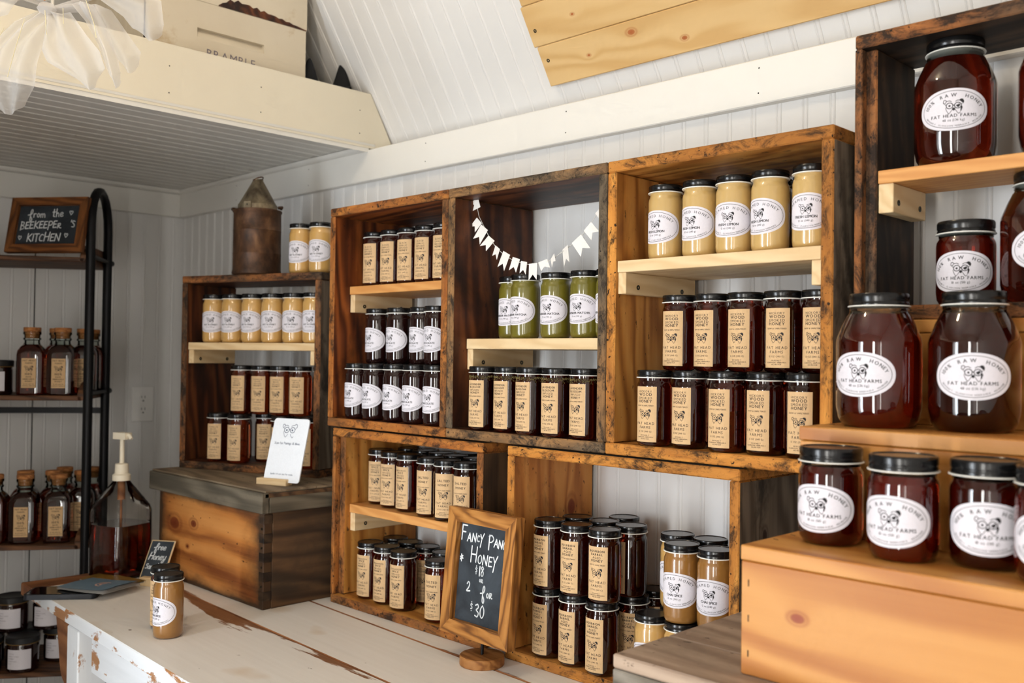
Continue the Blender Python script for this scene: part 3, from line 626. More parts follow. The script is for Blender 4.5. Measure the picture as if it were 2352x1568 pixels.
# ------------------------------------------------------------------ table
tb = thing('table', 'long table with chipped cream paint and a bare brown end board', 'table', (-.645, -.452, 0), math.radians(-2.9))
TW = 3.1
for y0, y1 in ((0, .264), (.266, .452), (.454, .655)):
    board('top_plank', tb, (.085 + TW / 2, (y0 + y1) / 2, -.015), (TW, y1 - y0, .03), (0, 0, 0), ('table_paint', 'leg_paint', 'bare_table'), [0, 0, 1, 2, 0, 0] if y0 == 0 else [0, 0, 2, 2, 0, 0], .0022)
board('end_board', tb, (.0415, .3275, -.0155), (.655, .083, .031), (0, 0, pi / 2), 'bare_table', bev=.0025)
board('front_apron', tb, (.42 + 1.3, .028, -.0735), (2.55, .085, .02), (pi / 2, 0, 0), 'leg_paint', bev=.002)
board('end_apron', tb, (.33, .33, -.0735), (.54, .085, .02), (pi / 2, 0, pi / 2), 'leg_paint', bev=.002)
for x, y in ((.376, .032), (.376, .61), (2.95, .032), (2.95, .61)):
    board('leg', tb, (x, y, -.3955), (.727, .062, .07), UPR, 'leg_paint', bev=.003)
# curved bare-wood bracket under the overhanging end
bp = [(0, 0), (.10, 0), (.10, -.16)] + [(.10 - .10 * math.sin(a) * (.85 + .15 * math.cos(3 * a)), -.16 + .155 * (1 - math.cos(a))) for a in [i * pi / 2 / 9 for i in range(1, 10)]]
obj('curved_bracket', MB().poly([(x, 0, z) for x, z in bp], .02, axis=(0, -1, 0)).mesh('curved_bracket', 'bare_table'), tb, (.168, .026, -.0312))
# ------------------------------------------------------------------ jars
# kind: radius, body profile, lid profile, ring height
def jar12():
    return [(.0, .0015), (.021, .0), (.0262, .0015), (.0286, .006), (.0294, .013), (.0294, .099), (.0288, .1035), (.0272, .107), (.0266, .109), (.0266, .1135)]
def lid_profile(r, z0, h): return [(r * .93, z0), (r, z0 + .0006), (r * 1.005, z0 + h * .22), (r * .985, z0 + h * .3), (r * .985, z0 + h * .36), (r, z0 + h * .44), (r, z0 + h * .88), (r * .975, z0 + h), (r * .93, z0 + h * 1.0), (r * .91, z0 + h * .93), (0, z0 + h * .93)]
BODY = {'12': (jar12(), .0294), '18': ([(0, .002), (.028, 0), (.0335, .0018), (.0372, .008), (.0385, .018), (.0385, .083), (.0378, .0885), (.0352, .093), (.0346, .095)], .0385),
        '48': ([(0, .003), (.040, 0), (.0455, .0025), (.0505, .011), (.0535, .026), (.0538, .110), (.0528, .116), (.0462, .133), (.0392, .1475)], .0538)}
NECK = {'12': None, '18': [(.0345, .0945), (.0356, .0955), (.0345, .0968), (.0356, .0980), (.0345, .0995)], '48': [(.0390, .1470), (.0372, .1500), (.0365, .1520), (.0374, .1535), (.0365, .155), (.0365, .1575)]}
LID = {'12': (.0288, .1148, .0120, .1138), '18': (.0372, .1002, .0170, .0992), '48': (.0374, .1585, .0160, .1575)}
TOP = {'12': .1268, '18': .1172, '48': .1745}
KR = {   # kraft labels: upper lines (text, size), jar content
 'hickory': ([('HICKORY', .0052, 0), ('WOOD', .0068, 1), ('SMOKED', .0060, 0), ('HONEY', .0068, 1)], 'honey_dark'),
 'lavender': ([('LAVENDER', .0054, 1), ('BLOSSOM', .0054, 1), ('INFUSED', .0054, 0), ('HONEY', .0060, 1)], 'honey_dark'),
 'cinnamon': ([('CINNAMON', .0050, 0), ('SPICE', .0064, 1), ('INFUSED', .0050, 0), ('HONEY', .0060, 1)], 'honey_red'),
 'salted': ([('SALTED', .0070, 1), ('HONEY', .0066, 1)], 'honey_dark'),
 'bourbon': ([('BOURBON', .0056, 1), ('BARREL', .0058, 1), ('AGED', .0056, 0), ('HONEY', .0064, 1)], 'honey_dark'),
 'vanilla': ([('VANILLA', .0054, 0), ('BEAN', .0056, 0), ('INFUSED', .0052, 0), ('HONEY', .0060, 1)], 'honey_amber'),
 'garlic': ([('BLACK', .0056, 0), ('GARLIC', .0056, 0), ('INFUSED', .0054, 0), ('HONEY', .0060, 1)], 'honey_garlic')}
OV = {'lemon': ('FRESH LEMON', 'cream_lemon'), 'matcha': ('LAVENDER MATCHA', 'cream_matcha'), 'chai': ('CHAI SPICE', 'cream_chai'), 'chaipale': ('CHAI SPICE', 'cream_chai_pale'), 'sweet': ('HOT N SWEET', 'cream_sweet'), 'chocolate': ('CHOCOLATE', 'honey_black')}
RAW = {'raw18': '18 oz (510 g)', 'raw48': '48 oz (1.36 kg)'}
def rect_label(r, w, h, zc, mat='kraft'):
    mb = MB(); n = 14; vs = [((i / n - .5) * w, (j - .5) * h, 0) for j in (0, 1) for i in range(n + 1)]
    mb.add(vs, [(i, i + 1, n + 2 + i, n + 1 + i) for i in range(n)]); return bend(mb, r, zc, .00025).mesh('label', mat, 60)
def oval_label(r, w, h, zc):
    """oval sticker cut into narrow upright strips so it hugs the glass"""
    mb = MB(); n = 44; vs = []
    for i in range(n + 1):
        x = -math.cos(pi * i / n); y = max(0., 1 - abs(x) ** 2.15) ** (1 / 2.15); vs += [(x * w / 2, -y * h / 2, 0), (x * w / 2, y * h / 2, 0)]
    return bend(mb.add(vs, [(2 * i, 2 * i + 2, 2 * i + 3, 2 * i + 1) for i in range(n)]), r, zc, .0003).mesh('label', 'label_white', 60)
def kraft_print(kind, r, zc):
    mb = MB(); lines = KR[kind][0]; four = len(lines) > 3; y = .0362 if four else .029
    for s, sz, b in lines: put_text(mb, s, sz * .96, 0, y, .2, bold=.0002 if b else 0); y -= .0056 if four else .0088
    put_text(mb, 'RAW & UNFILTERED', .0032, 0, .0132 if four else .0098, .1)
    put_text(mb, 'FAT HEAD', .0060, 0, -.0172, .2); put_text(mb, 'FARMS', .0060, 0, -.0238, .2)
    put_text(mb, '12 OZ (340 G)', .0038, 0, -.0298, .1); put_text(mb, '1531 ROAD 7', .0028, 0, -.0358, .1); put_text(mb, 'CLARKSON, NEBRASKA', .0028, 0, -.0388, .1); put_text(mb, '402.910.7028', .0028, 0, -.0418, .1)
    return bend(mb, r, zc, .0005).mesh('lettering', 'ink')
def oval_print(kind, r, w, h, zc):
    mb = MB()
    a, b = w / 2 * .90, h / 2 * .88
    if kind in OV:
        put_text(mb, 'CREAMED HONEY', .0062, track=.2, arc=(0, -.003, a * .84, b * .80, pi / 2, 1))
        nm = OV[kind][0]; put_text(mb, nm, .0056, 0, -.0095, .08, bold=.0003)
        put_text(mb, '12 oz (340 g)', .0042, 0, -.0150, .08)
        put_text(mb, '1531 ROAD 7   CLARKSON NEBRASKA', .0030, track=.1, arc=(0, .0, a * .95, b * .93, -pi / 2, -1))
    else:
        put_text(mb, '100%  RAW  HONEY', .0066, track=.2, bold=.0002, arc=(0, -.003, a * .84, b * .80, pi / 2, 1))
        put_text(mb, 'FAT HEAD FARMS', .0062, 0, -.0105, .18, bold=.0002)
        put_text(mb, RAW[kind], .0046, 0, -.0160, .08)
        put_text(mb, '1531 ROAD 7   CLARKSON NEBRASKA   402.910.7028', .0031, track=.1, arc=(0, .0, a * .95, b * .93, -pi / 2, -1))
    ring(mb, 0, 0, a, b, .0006, 56)
    return bend(mb, r, zc, .0005).mesh('lettering', 'ink')
def dog_print(r, zc, v, s):
    mb = MB(); dog(mb, 0, v, s); return bend(mb, r, zc, .0005).mesh('dog_emblem', 'ink')
ORD = ['first', 'second', 'third', 'fourth', 'fifth', 'sixth', 'seventh', 'eighth']
NAME = {'hickory': 'hickory smoked', 'lavender': 'lavender blossom', 'cinnamon': 'cinnamon spice', 'salted': 'salted', 'bourbon': 'bourbon barrel', 'vanilla': 'vanilla bean', 'garlic': 'black garlic',
        'lemon': 'lemon creamed', 'matcha': 'green matcha', 'chai': 'chai spice', 'chaipale': 'pale chai spice', 'sweet': 'hot creamed', 'chocolate': 'chocolate', 'raw18': 'raw', 'raw48': 'raw'}
def jar(kind, x, y, z, face, label, group, parts=True):
    """glass jar of honey; face = compass angle (degrees) of the label normal"""
    sz = {'raw18': '18', 'raw48': '48'}.get(kind, '12'); prof, r = BODY[sz]
    o = thing('honey_jar', label, 'jar', (x, y, z), math.radians(face + 90), group)
    content = KR[kind][1] if kind in KR else OV[kind][1] if kind in OV else 'honey_red' if sz == '18' else 'honey_dark'
    obj('filled_glass_body', cached(('body', sz, content), lambda: MB().lathe(prof, 40).mesh('filled_glass_body', content, 50)), o)
    if NECK[sz]: obj('glass_neck', cached(('neck', sz), lambda: MB().lathe(NECK[sz], 40).mesh('glass_neck', 'clear_glass', 50)), o)
    lr, lz, lh, rz_ = LID[sz]
    obj('lid', cached(('lid', sz), lambda: MB().lathe(lid_profile(lr, lz, lh), 96, knurl=((5, 6), .00022)).mesh('lid', 'lid_black', 35)), o)
    obj('lid_liner', cached(('liner', sz), lambda: MB().lathe([(lr * .94, rz_ - .0002), (lr * 1.045, rz_), (lr * 1.055, rz_ + .0007), (lr * 1.045, rz_ + .0014), (lr * .94, rz_ + .0016)], 40).mesh('lid_liner', 'liner_white', 50)), o)
    if not parts: return o
    if kind in KR:
        zc = .0535
        lb = obj('label', cached('krl', lambda: rect_label(r, .0405, .092, zc)), o)
        obj('lettering', cached(('krp', kind), lambda: kraft_print(kind, r, zc)), lb)
        obj('dog_emblem', cached('krd', lambda: dog_print(r, zc, .0008, .0205)), lb)
    else:
        zc = {'12': .0545, '18': .045, '48': .069}[sz]; wl_, hl = (.090, .0565) if sz == '12' else (.092, .0575)
        lb = obj('label', cached(('ovl', sz), lambda: oval_label(r, wl_, hl, zc)), o)
        obj('lettering', cached(('ovp', kind), lambda: oval_print(kind, r, wl_, hl, zc)), lb)
        obj('dog_emblem', cached(('ovd', sz), lambda: dog_print(r, zc, .0045, .020 if sz == '12' else .0245)), lb)
    if kind == 'lavender':                                          # buds floating under the lid
        def mk():
            mb = MB(); rr = random.Random(5)
            for k in range(420):
                a = rr.uniform(0, 2 * pi); zz = .1085 - abs(rr.gauss(0, .005)); s = rr.uniform(.0006, .0012)
                if zz < .0998: zz = .1085 - rr.random() * .008
                q = .0293 - max(0., zz - .0995) * .22
                c = Vector((q * math.cos(a), q * math.sin(a), zz)); M = Euler((rr.uniform(0, 3), rr.uniform(0, 3), rr.uniform(0, 3))).to_matrix()
                mb.add([c + M @ Vector(p) * s for p in ((1.8, 0, 0), (0, .7, 0), (-1.8, 0, 0), (0, -.7, 0), (0, 0, .7))], [(0, 1, 4), (1, 2, 4), (2, 3, 4), (3, 0, 4)])
            return mb.mesh('floating_buds', 'bud_green')
        b = obj('floating_buds', cached('buds', mk), o); b['kind'] = 'stuff'
    return o
def row(kind, pts, z, face, where, group, start=0, n0=None, jit=4.):
    for i, p in enumerate(pts):
        f = p[2] if len(p) > 2 else face + random.uniform(-jit, jit)
        nm = NAME[kind]; pos = ORD[i + start] if len(pts) > 1 or start else 'lone'
        jar(kind, p[0], p[1], z, f, f'{pos} {nm} honey jar from left {where}', group)
H12 = TOP['12'] + .0002
zf = .407 + .0195
# crate B
row('garlic', [(.065, .085), (.13, .085), (.192, .085), (.254, .085), (.316, .085)], .7343, -76, 'on the top shelf of reddish crate', 'black garlic honey jars')
row('chocolate', [(.068, .036), (.138, .034), (.212, .035), (.284, .032), (.354, .031)], zf, -88, 'along the floor of reddish crate', 'chocolate honey jars')
row('chocolate', [(.096, .072), (.174, .072), (.249, .078), (.318, .062)], zf + H12, -88, 'in the upper stacked row of reddish crate', 'chocolate honey jars')
for i, p in enumerate(((.10, .098), (.174, .098), (.249, .099), (.32, .096))): jar('chocolate', p[0], p[1], zf, -88, f'{ORD[i]} hidden chocolate jar in back row of reddish crate floor', 'chocolate honey jars', False)
# crate C
row('matcha', [(.507, .102), (.567, .076), (.645, .08), (.721, .08), (.782, .082)], .6093, -89, 'on the shelf below the paper bunting', 'matcha creamed honey jars')
row('lavender', [(.500, .028), (.567, .032), (.637, .022), (.703, .022), (.766, .030)], zf, -84, 'on the floor of the bunting crate', 'lavender blossom honey jars', jit=7)
# crate D
row('lemon', [(.924, .05, -92), (.994, .05, -91), (1.059, .05, -79), (1.124, .05, -99), (1.195, .05, -82)], .7413, -90, 'on the top shelf of golden-brown crate', 'lemon creamed honey jars')
row('lemon', [(.955, .122), (1.026, .124), (1.092, .12), (1.158, .12)], .7413, -75, 'in back row on shelf of golden-brown crate', 'lemon creamed honey jars')
row('hickory', [(.925, .022, -86), (.988, .034, -92), (1.063, .026, -88), (1.127, .034, -87), (1.192, .038, -80)], zf + .0003, -88, 'along the front floor of golden-brown crate', 'hickory smoked honey jars')
row('hickory', [(.945, .088), (1.015, .098), (1.08, .09), (1.14, .098), (1.203, .1)], zf + .0003, -85, 'along the back floor of golden-brown crate', 'hickory smoked honey jars')
row('hickory', [(.948, .06, -84), (1.012, .06, -92), (1.076, .06, -87), (1.142, .06, -80), (1.201, .070, -88)], zf + H12 + .0003, -87, 'in stacked front row of golden-brown crate', 'hickory smoked honey jars')
jar('hickory', 1.114, .118, zf + H12 + .0003, -70, 'smoked honey jar half hidden behind stacked front row of golden-brown crate', 'hickory smoked honey jars')
# crate A
zs = .2268; za = .0193
row('cinnamon', [(.087, .092, -66), (.152, .078, -72), (.217, .072, -84)], zs, -75, 'at front of shelf left of chalkboard', 'cinnamon spice honey jars')
row('salted', [(.300, .062, -74), (.362, .057, -59), (.424, .057, -72), (.4805, .080, -70)], zs, -70, 'at front of shelf left of chalkboard', 'salted honey jars')
row('salted', [(.105, .165), (.167, .158), (.235, .15), (.30, .135), (.368, .135), (.4305, .122)], zs, -70, 'in middle row of shelf left of chalkboard', 'salted honey jars')
row('salted', [(.28, .196), (.345, .2), (.41, .2), (.48, .166)], zs, -70, 'in rear row of shelf left of chalkboard', 'salted honey jars')
row('cinnamon', [(.110, .048, -80), (.175, .045, -82), (.243, .038, -76)], za, -80, 'on floor of crate left of chalkboard', 'cinnamon spice honey jars')
row('cinnamon', [(.105, .125), (.168, .118), (.236, .112), ], za, -60, 'in back floor row left of chalkboard', 'cinnamon spice honey jars')
jar('cinnamon', .31, .10, za, -66, 'cinnamon honey jar glowing orange behind the salted jars left of chalkboard', 'cinnamon spice honey jars')
row('salted', [(.365, .034, -74), (.426, .036, -72)], za, -74, 'on floor of crate left of chalkboard', 'salted honey jars')
# crate E
ze = .0188
row('bourbon', [(.681, .03, -92), (.748, .028, -89), (.815, .024, -86)], ze, -86, 'at bottom front of the bourbon honey stack', 'bourbon barrel honey jars')
row('bourbon', [(.699, .092), (.762, .094), (.826, .1, -72), (.823, .167, -70)], ze, -84, 'at bottom rear of the bourbon honey stack', 'bourbon barrel honey jars')
row('bourbon', [(.686, .026, -93), (.754, .024, -84), (.821, .022, -80)], ze + H12, -84, 'on top front of the bourbon honey stack', 'bourbon barrel honey jars')
row('bourbon', [(.699, .09), (.762, .092), (.825, .092, -112)], ze + H12, -86, 'on top rear of the bourbon honey stack', 'bourbon barrel honey jars')
jar('bourbon', .76, .154, ze + H12, -80, 'bourbon honey jar at the very back of the stack top, against the wall', 'bourbon barrel honey jars')
jar('bourbon', .757, .156, ze, -80, 'bourbon honey jar at the very back of the stack bottom, against the wall', 'bourbon barrel honey jars')
row('chaipale', [(.925, .022), (.99, .016)], ze, -70, 'in lower layer behind the grey crate', 'chai spice creamed honey jars')
row('chai', [(.988, .016, -80), (1.053, .016, -80)], ze + H12, -80, 'in upper front beside amber crate post', 'chai spice creamed honey jars')
jar('chaipale', .932, .084, ze + H12, -78, 'pale chai honey jar at upper back left of the chai honeys', 'chai spice creamed honey jars')
row('chai', [(.997, .086), (1.05, .12)], ze + H12, -80, 'in the upper back among the chai honeys', 'chai spice creamed honey jars')
for i, p in enumerate(((.932, .084), (.997, .086), (1.052, .018), (1.05, .12))): jar('chai', p[0], p[1], ze, -80, f'{ORD[i]} chai honey jar of the hidden lower back row in the amber crate', 'chai spice creamed honey jars', False)
# corner crate, positions in the crate's own frame
def inL(u, v):
    a = math.radians(19); return (-.535 + u * math.cos(a) - v * math.sin(a), -.10 + u * math.sin(a) + v * math.cos(a))
row('sweet', [inL(u, .042) for u in (.075, .14, .207, .273, .341, .4045)], .2685 + .3323, -56, 'on the shelf of the corner crate', 'hot creamed honey jars', jit=8)
row('sweet', [inL(.352, .05), inL(.419, .045), inL(.424, .112)], .2685 + .5083, -60, 'on top of the corner crate by the smoker', 'hot creamed honey jars')
zl = .2685 + .0193
row('vanilla', [inL(.094, .045), inL(.168, .04), inL(.315, .036), inL(.395, .036)], zl, -58, 'at front on floor of the corner crate', 'vanilla bean honey jars')
row('vanilla', [inL(.115, .108), inL(.205, .105), inL(.268, .1), inL(.335, .105), inL(.4, .1)], zl, -50, 'at back on floor of the corner crate', 'vanilla bean honey jars')
row('vanilla', [inL(.150, .07), inL(.217, .07), inL(.283, .066), inL(.348, .062), inL(.402, .092)], zl + H12, -57, 'in the stacked row of the corner crate', 'vanilla bean honey jars')
# raw honey on the riser and in crate F
R1, R2, R3 = .1955 + .1547, .1955 + .2917, .6315 + .0203
row('raw18', [(1.345, -.184, -89), (1.446, -.211, -90), (1.527, -.184, -70)], R1, -88, 'on the lowest riser step', 'raw honey jars')
jar('raw18', 1.605, -.215, R1, -80, 'raw honey jar cut off at the right edge on the lowest riser step', 'raw honey jars')
row('raw48', [(1.350, -.062, -93), (1.462, -.008 - .03, -72)], R2, -90, 'on the middle riser step, big', 'raw honey jars')
jar('raw18', 1.405, .092, R3, -80, 'small raw honey jar on the floor of the nearly black crate', 'raw honey jars')
jar('raw48', 1.505, .095, R3, -70, 'big raw honey jar at right on the floor of nearly black crate', 'raw honey jars')
jar('raw48', 1.392, .085, .8468, -72, 'big raw honey jar at left on shelf of nearly black crate', 'raw honey jars')
jar('raw48', 1.53, .085, .8468, -72, 'big raw honey jar at right edge on shelf of nearly black crate', 'raw honey jars')
# two sample jars on the table
jar('chai', .032, -.398, .0002, -82, 'tan chai creamed honey jar standing in front on the painted table', 'sample jars on the table')
jar('vanilla', -.036, -.372, .0002, -70, 'dark vanilla honey jar half hidden behind the tan jar on the table', 'sample jars on the table')
# ------------------------------------------------------------------ bunting in crate C
bn = thing('bunting_garland', 'white paper flag bunting strung across the dark upper crate', 'bunting', (0, 0, 0))
SY = .056
sp = [(.4385, .901), (.4505, .862), (.466, .839), (.483, .815), (.502, .794), (.525, .778), (.553, .764), (.581, .757), (.606, .752), (.632, .753), (.66, .762), (.687, .776), (.712, .788), (.737, .806), (.762, .832), (.7855, .865), (.814, .90)]
obj('string', MB().tube([(x, SY, z) for x, z in sp], .0006, 6).mesh('string', 'string_white', 60), bn)
def flag(x, z, w, h, ang, tw, dy):
    mb = MB(); n = [(-w / 2, 0), (w / 2, 0), (w / 2, -h), (0, -h * .66), (-w / 2, -h)]
    mb.poly([(a, 0, b) for a, b in n[:2] + [(w / 2, -h), (0, -h * .66)]], .0004).poly([(-w / 2, 0, 0), (0, 0, -h * .66), (-w / 2, 0, -h)][:0] or [(-w / 2, 0, 0), (0, 0, -h * .66 + .0), (-w / 2, 0, -h)][::1], .0004)
    return obj('flag', mb.mesh('flag', 'flag_paper'), bn, (x, SY - .001 + dy, z), (random.uniform(-.12, .12), ang, tw))
for x, z, w, h, a, tw in [(.4530, .888, .023, .023, 1.25, .1), (.4545, .851, .02, .027, .8, .3), (.468, .836, .026, .038, .62, .1), (.489, .812, .02, .03, .7, .5), (.509, .792, .02, .026, .55, -.1), (.534, .779, .027, .038, .42, -.1),
                          (.560, .767, .022, .03, .3, .1), (.584, .7585, .02, .027, .2, .0), (.6085, .7535, .028, .036, -.02, -.1), (.635, .757, .022, .02, -.35, .5), (.658, .764, .022, .02, -.55, -.4), (.69, .779, .028, .038, -.3, -.4), (.7185, .793, .03, .036, -.62, .1), (.745, .814, .026, .028, -.75, .1), (.774, .846, .034, .046, -.72, .1)]:
    flag(x, z + .002, w * .86, h * .92, a, tw, random.uniform(-.003, .001))

# ------------------------------------------------------------------ bee smoker
sm = thing('bee_smoker', 'rusty antique tin bee smoker with cone spout on the corner crate', 'bee smoker', (-.327, .0, .7768), math.radians(30))
obj('can', MB().lathe([(.0, .0), (.0615, .0), (.0625, .003), (.0605, .012), (.0605, .05), (.0612, .052), (.0605, .054), (.0602, .11), (.061, .112), (.0602, .114), (.0600, .158), (.0622, .161), (.0622, .165), (.058, .166)], 40).mesh('can', 'tin_rust', 40), sm)
cone = obj('cone_lid', MB().lathe([(.060, .1655), (.050, .167), (.0495, .179), (.0470, .182), (.0125, .244), (.0135, .2465), (.0112, .2465), (.010, .24)], 40, cap=False).mesh('cone_lid', 'tin_grey', 30), sm)
obj('spout_lip', MB().tube([(.0127 * math.cos(a), .0127 * math.sin(a), .2465 + .006 * math.cos(a)) for a in [i * pi / 12 for i in range(25)]], .0016, 6, cap=False).mesh('spout_lip', 'tin_rust', 60), cone)
obj('hinge_strap', MB().box((0, -.0515, .1735), (.02, .003, .02), .0008).mesh('hinge_strap', 'tin_grey'), sm)
obj('rivets', MB().lathe([(.002, 0), (.0012, .001)], 8, c=(0, 0, 0)).mesh('rivets', 'screw', 40), sm, (0, -.0535, .175), (pi / 2, 0, 0))
obj('side_lug', MB().tube([(-.063, -.008, .17), (-.072, 0, .172), (-.063, .008, .17)], .005, 8).tube([(.063, -.008, .17), (.070, 0, .172), (.063, .008, .17)], .004, 8).mesh('side_lug', 'tin_rust', 50), sm)
obj('bellows_board', MB().box((-.058, .052, .075), (.016, .075, .15), .002).mesh('bellows_board', 'outer_grey'), sm)

# ------------------------------------------------------------------ signs
def flat_on(parent, mb, name, mat, loc, rot): return obj(name, mb.mesh(name, mat), parent, loc, rot)
def mitred_frame(parent, w, h, fw, th, mat):
    """four mitred rails in the local x-z plane, front at y = -th"""
    for nm, L, c, a in (('frame_rail', w, (0, 0, 0), 0), ('frame_rail', w, (0, 0, h), pi), ('frame_stile', h, (-w / 2, 0, h / 2), pi / 2), ('frame_stile', h, (w / 2, 0, h / 2), -pi / 2)):
        pts = [(-L / 2, 0), (L / 2, 0), (L / 2 - fw, fw), (-L / 2 + fw, fw)]
        mb = MB(); n = 4
        f = [(x, -th, z) for x, z in pts]; b = [(x, 0, z) for x, z in pts]; i_ = [(x, -th + .004, z) for x, z in pts]
        mb.add(f + b, [(0, 1, 2, 3), (7, 6, 5, 4), (0, 4, 5, 1), (1, 5, 6, 2), (2, 6, 7, 3), (3, 7, 4, 0)])
        o = obj(nm, mb.mesh(nm, mat), parent, c, (0, a, 0))
fs = thing('price_chalkboard', 'framed chalkboard price sign on a round wooden foot', 'chalkboard', (.585, -.056, 0), math.radians(-2))
obj('round_foot', MB().lathe([(.0405, 0), (.042, .0015), (.042, .0165), (.0405, .018)], 48).mesh('round_foot', 'sign_base_wood', 40), fs, (.009, .0, 0))
obj('stem', MB().tube([(.009, 0, .016), (.009, .002, .075)], .003, 10).mesh('stem', 'black_metal', 50), fs)
pan = obj('board_panel', MB().box((0, -.006, .118), (.152, .004, .2), .0).mesh('board_panel', 'chalkboard'), fs, (.010, -.006, .047), (math.radians(-5), 0, 0))
mitred_frame(pan, .189, .236, .0265, .021, 'frame_torched')
mb = MB(); cw = .0026
chalk(mb, 'F', -.066, .176, .028, cw); chalk(mb, 'ANcY', -.0485, .175, .0195, cw, .1, .05); chalk(mb, 'P', .0115, .172, .027, cw); chalk(mb, 'ANCY', .027, .174, .0185, cw, .06, .05, -.06, xmax=.0675)
chalk(mb, 'H', -.035, .137, .030, cw); chalk(mb, 'ONEY', -.015, .138, .0225, cw, .12, .05, -.04); chalk(mb, '*', -.065, .134, .016, cw); chalk(mb, '*', .055, .124, .014, cw, xmax=.0675)
chalk(mb, '$', -.019, .119, .015, cw * .8); chalk(mb, '18', -.008, .1155, .0195, cw); chalk(mb, 'oR', -.006, .1045, .0105, cw * .75); chalk(mb, '2', -.04, .082, .020, cw); chalk(mb, 'f', .002, .0785, .0205, cw); chalk(mb, 'oR', .0165, .080, .0165, cw)
chalk(mb, '$', -.025, .050, .017, cw * .8); chalk(mb, '30', -.012, .0405, .0255, cw, .1)
flat_on(pan, mb, 'chalk_lettering', 'chalk', (0, -.00835, 0), (pi / 2, 0, 0))

rack_a = math.radians(55)
RK = Vector((-.765, -.25, 0))
def inR(x, y):
    c, s = math.cos(rack_a), math.sin(rack_a); return (RK.x + x * c - y * s, RK.y + x * s + y * c)
bs = thing('kitchen_chalkboard', 'brown framed beekeeper chalkboard leaning on the top rack shelf', 'chalkboard', (-.846, -.339, .8377), .63)
pan = obj('board_panel', MB().box((0, -.004, .0775), (.185, .004, .118), 0).mesh('board_panel', 'chalkboard'), bs, (0, 0, 0), (-.2075, 0, 0))
mitred_frame(pan, .226, .156, .022, .016, 'frame_brown')
mb = MB(); cw = .0026
chalk(mb, 'from', -.062, .101, .023, cw, .1); chalk(mb, 'the', .008, .103, .023, cw, .1); chalk(mb, '~', .058, .106, .02, cw * .8)
chalk(mb, "BEEKEEPER", -.083, .068, .0245, cw, .11, .05, .02); chalk(mb, "'S", .066, .072, .022, cw, .04, xmax=.0895)
chalk(mb, 'KITCHEN', -.058, .032, .026, cw, .1, .05, .01); chalk(mb, '~', -.084, .036, .019, cw * .8); chalk(mb, '~', .052, .041, .02, cw * .8)
flat_on(pan, mb, 'chalk_lettering', 'chalk', (0, -.0063, 0), (pi / 2, 0, 0))

hs = thing('samples_sign', 'small slanted chalkboard sign reading free honey behind the sample jars', 'chalkboard', (-.408, -.226, 0), math.radians(33))
blk = obj('holder_block', MB().box((.02, -.005, .0105), (.085, .03, .021), .0015).mesh('holder_block', 'pine_pale'), hs)
tl = obj('tile', MB().box((0, 0, .052), (.066, .004, .104), .0012).mesh('tile', 'pine_pale'), hs, (0, -.006, .012), (math.radians(-33), 0, 0))
obj('slate_face', MB().box((0, -.0022, .052), (.060, .0006, .098), 0).mesh('slate_face', 'chalkboard'), tl)
mb = MB(); chalk(mb, 'free', -.018, .078, .017, .0022, .06, .15); chalk(mb, 'Honey', -.025, .052, .019, .0022, .05, .15); chalk(mb, 'Samples', -.026, .028, .015, .002, .05, .1, xmax=.028)
flat_on(tl, mb, 'chalk_lettering', 'chalk', (0, -.0027, 0), (pi / 2, 0, 0))

qc = thing('scan_card', 'white card with bulldog drawing in a small wooden holder on the box lid', 'card', (-.053, -.088, .2688), math.radians(19.3))
obj('wood_holder', MB().box((-.022, .002, .0075), (.086, .024, .015), .001).mesh('wood_holder', 'pine_pale'), qc)
def rounded(w, h, r, n=6): return [(sx * (w / 2 - r) + r * math.cos(a0 + k * pi / 2 / n), h / 2 + sz * (h / 2 - r) + r * math.sin(a0 + k * pi / 2 / n)) for sx, sz, a0 in ((1, 1, 0), (-1, 1, pi / 2), (-1, -1, pi), (1, -1, 1.5 * pi)) for k in range(n + 1)]
cd = obj('card_sheet', MB().poly([(x, 0, z) for x, z in reversed(rounded(.102, .150, .008))], .003).mesh('card_sheet', 'card_white'), qc, (0, -.002, .0075), (math.radians(-15.5), 0, 0))
mb = MB(); dog(mb, -.002, .122, .040, .028, False); s0 = 'Scan for Pairings & Ideas'
put_text(mb, s0, .0082, -.002, .0885, .02)
put_text(mb, "Spoiler: it's not just for toast.", .0056, -.002, .017, .05)
flat_on(cd, mb, 'card_print', 'ink_navy', (0, -.0033 + .003, 0), (pi / 2, 0, 0))

# ------------------------------------------------------------------ pump jug
def sq(r, z, e, n=40):
    out = []
    for i in range(n):
        t = 2 * pi * i / n; c, s = math.cos(t), math.sin(t); k = (abs(c) ** e + abs(s) ** e) ** (-1 / e); out.append((r * k * c, r * k * s, z))
    return out
jg = thing('honey_jug', 'clear square pump jug half filled with dark honey on the table end', 'jug', (-.557, -.243, 0), math.radians(18))
obj('jug_honey', MB().loft([sq(.050, .0035, 5), sq(.0575, .010, 5), sq(.0585, .10, 5), sq(.0575, .135, 5)]).mesh('jug_honey', 'honey_red', 40), jg)
obj('jug_wall', MB().loft([sq(.054, .0, 5), sq(.0605, .008, 5), sq(.0612, .1, 5), sq(.0605, .168, 5), sq(.0575, .181, 4.5), sq(.040, .212, 3), sq(.0225, .239, 2.2), sq(.0185, .245, 2), sq(.0185, .252, 2)], cap=False).mesh('jug_wall', 'clear_plastic', 40), jg)
pu = obj('pump', MB().lathe([(.0225, .244), (.0225, .258), (.0175, .262), (.0165, .285), (.0145, .287), (.0062, .288), (.0058, .352), (.0085, .353)], 28).mesh('pump', 'pump_white', 40), jg)
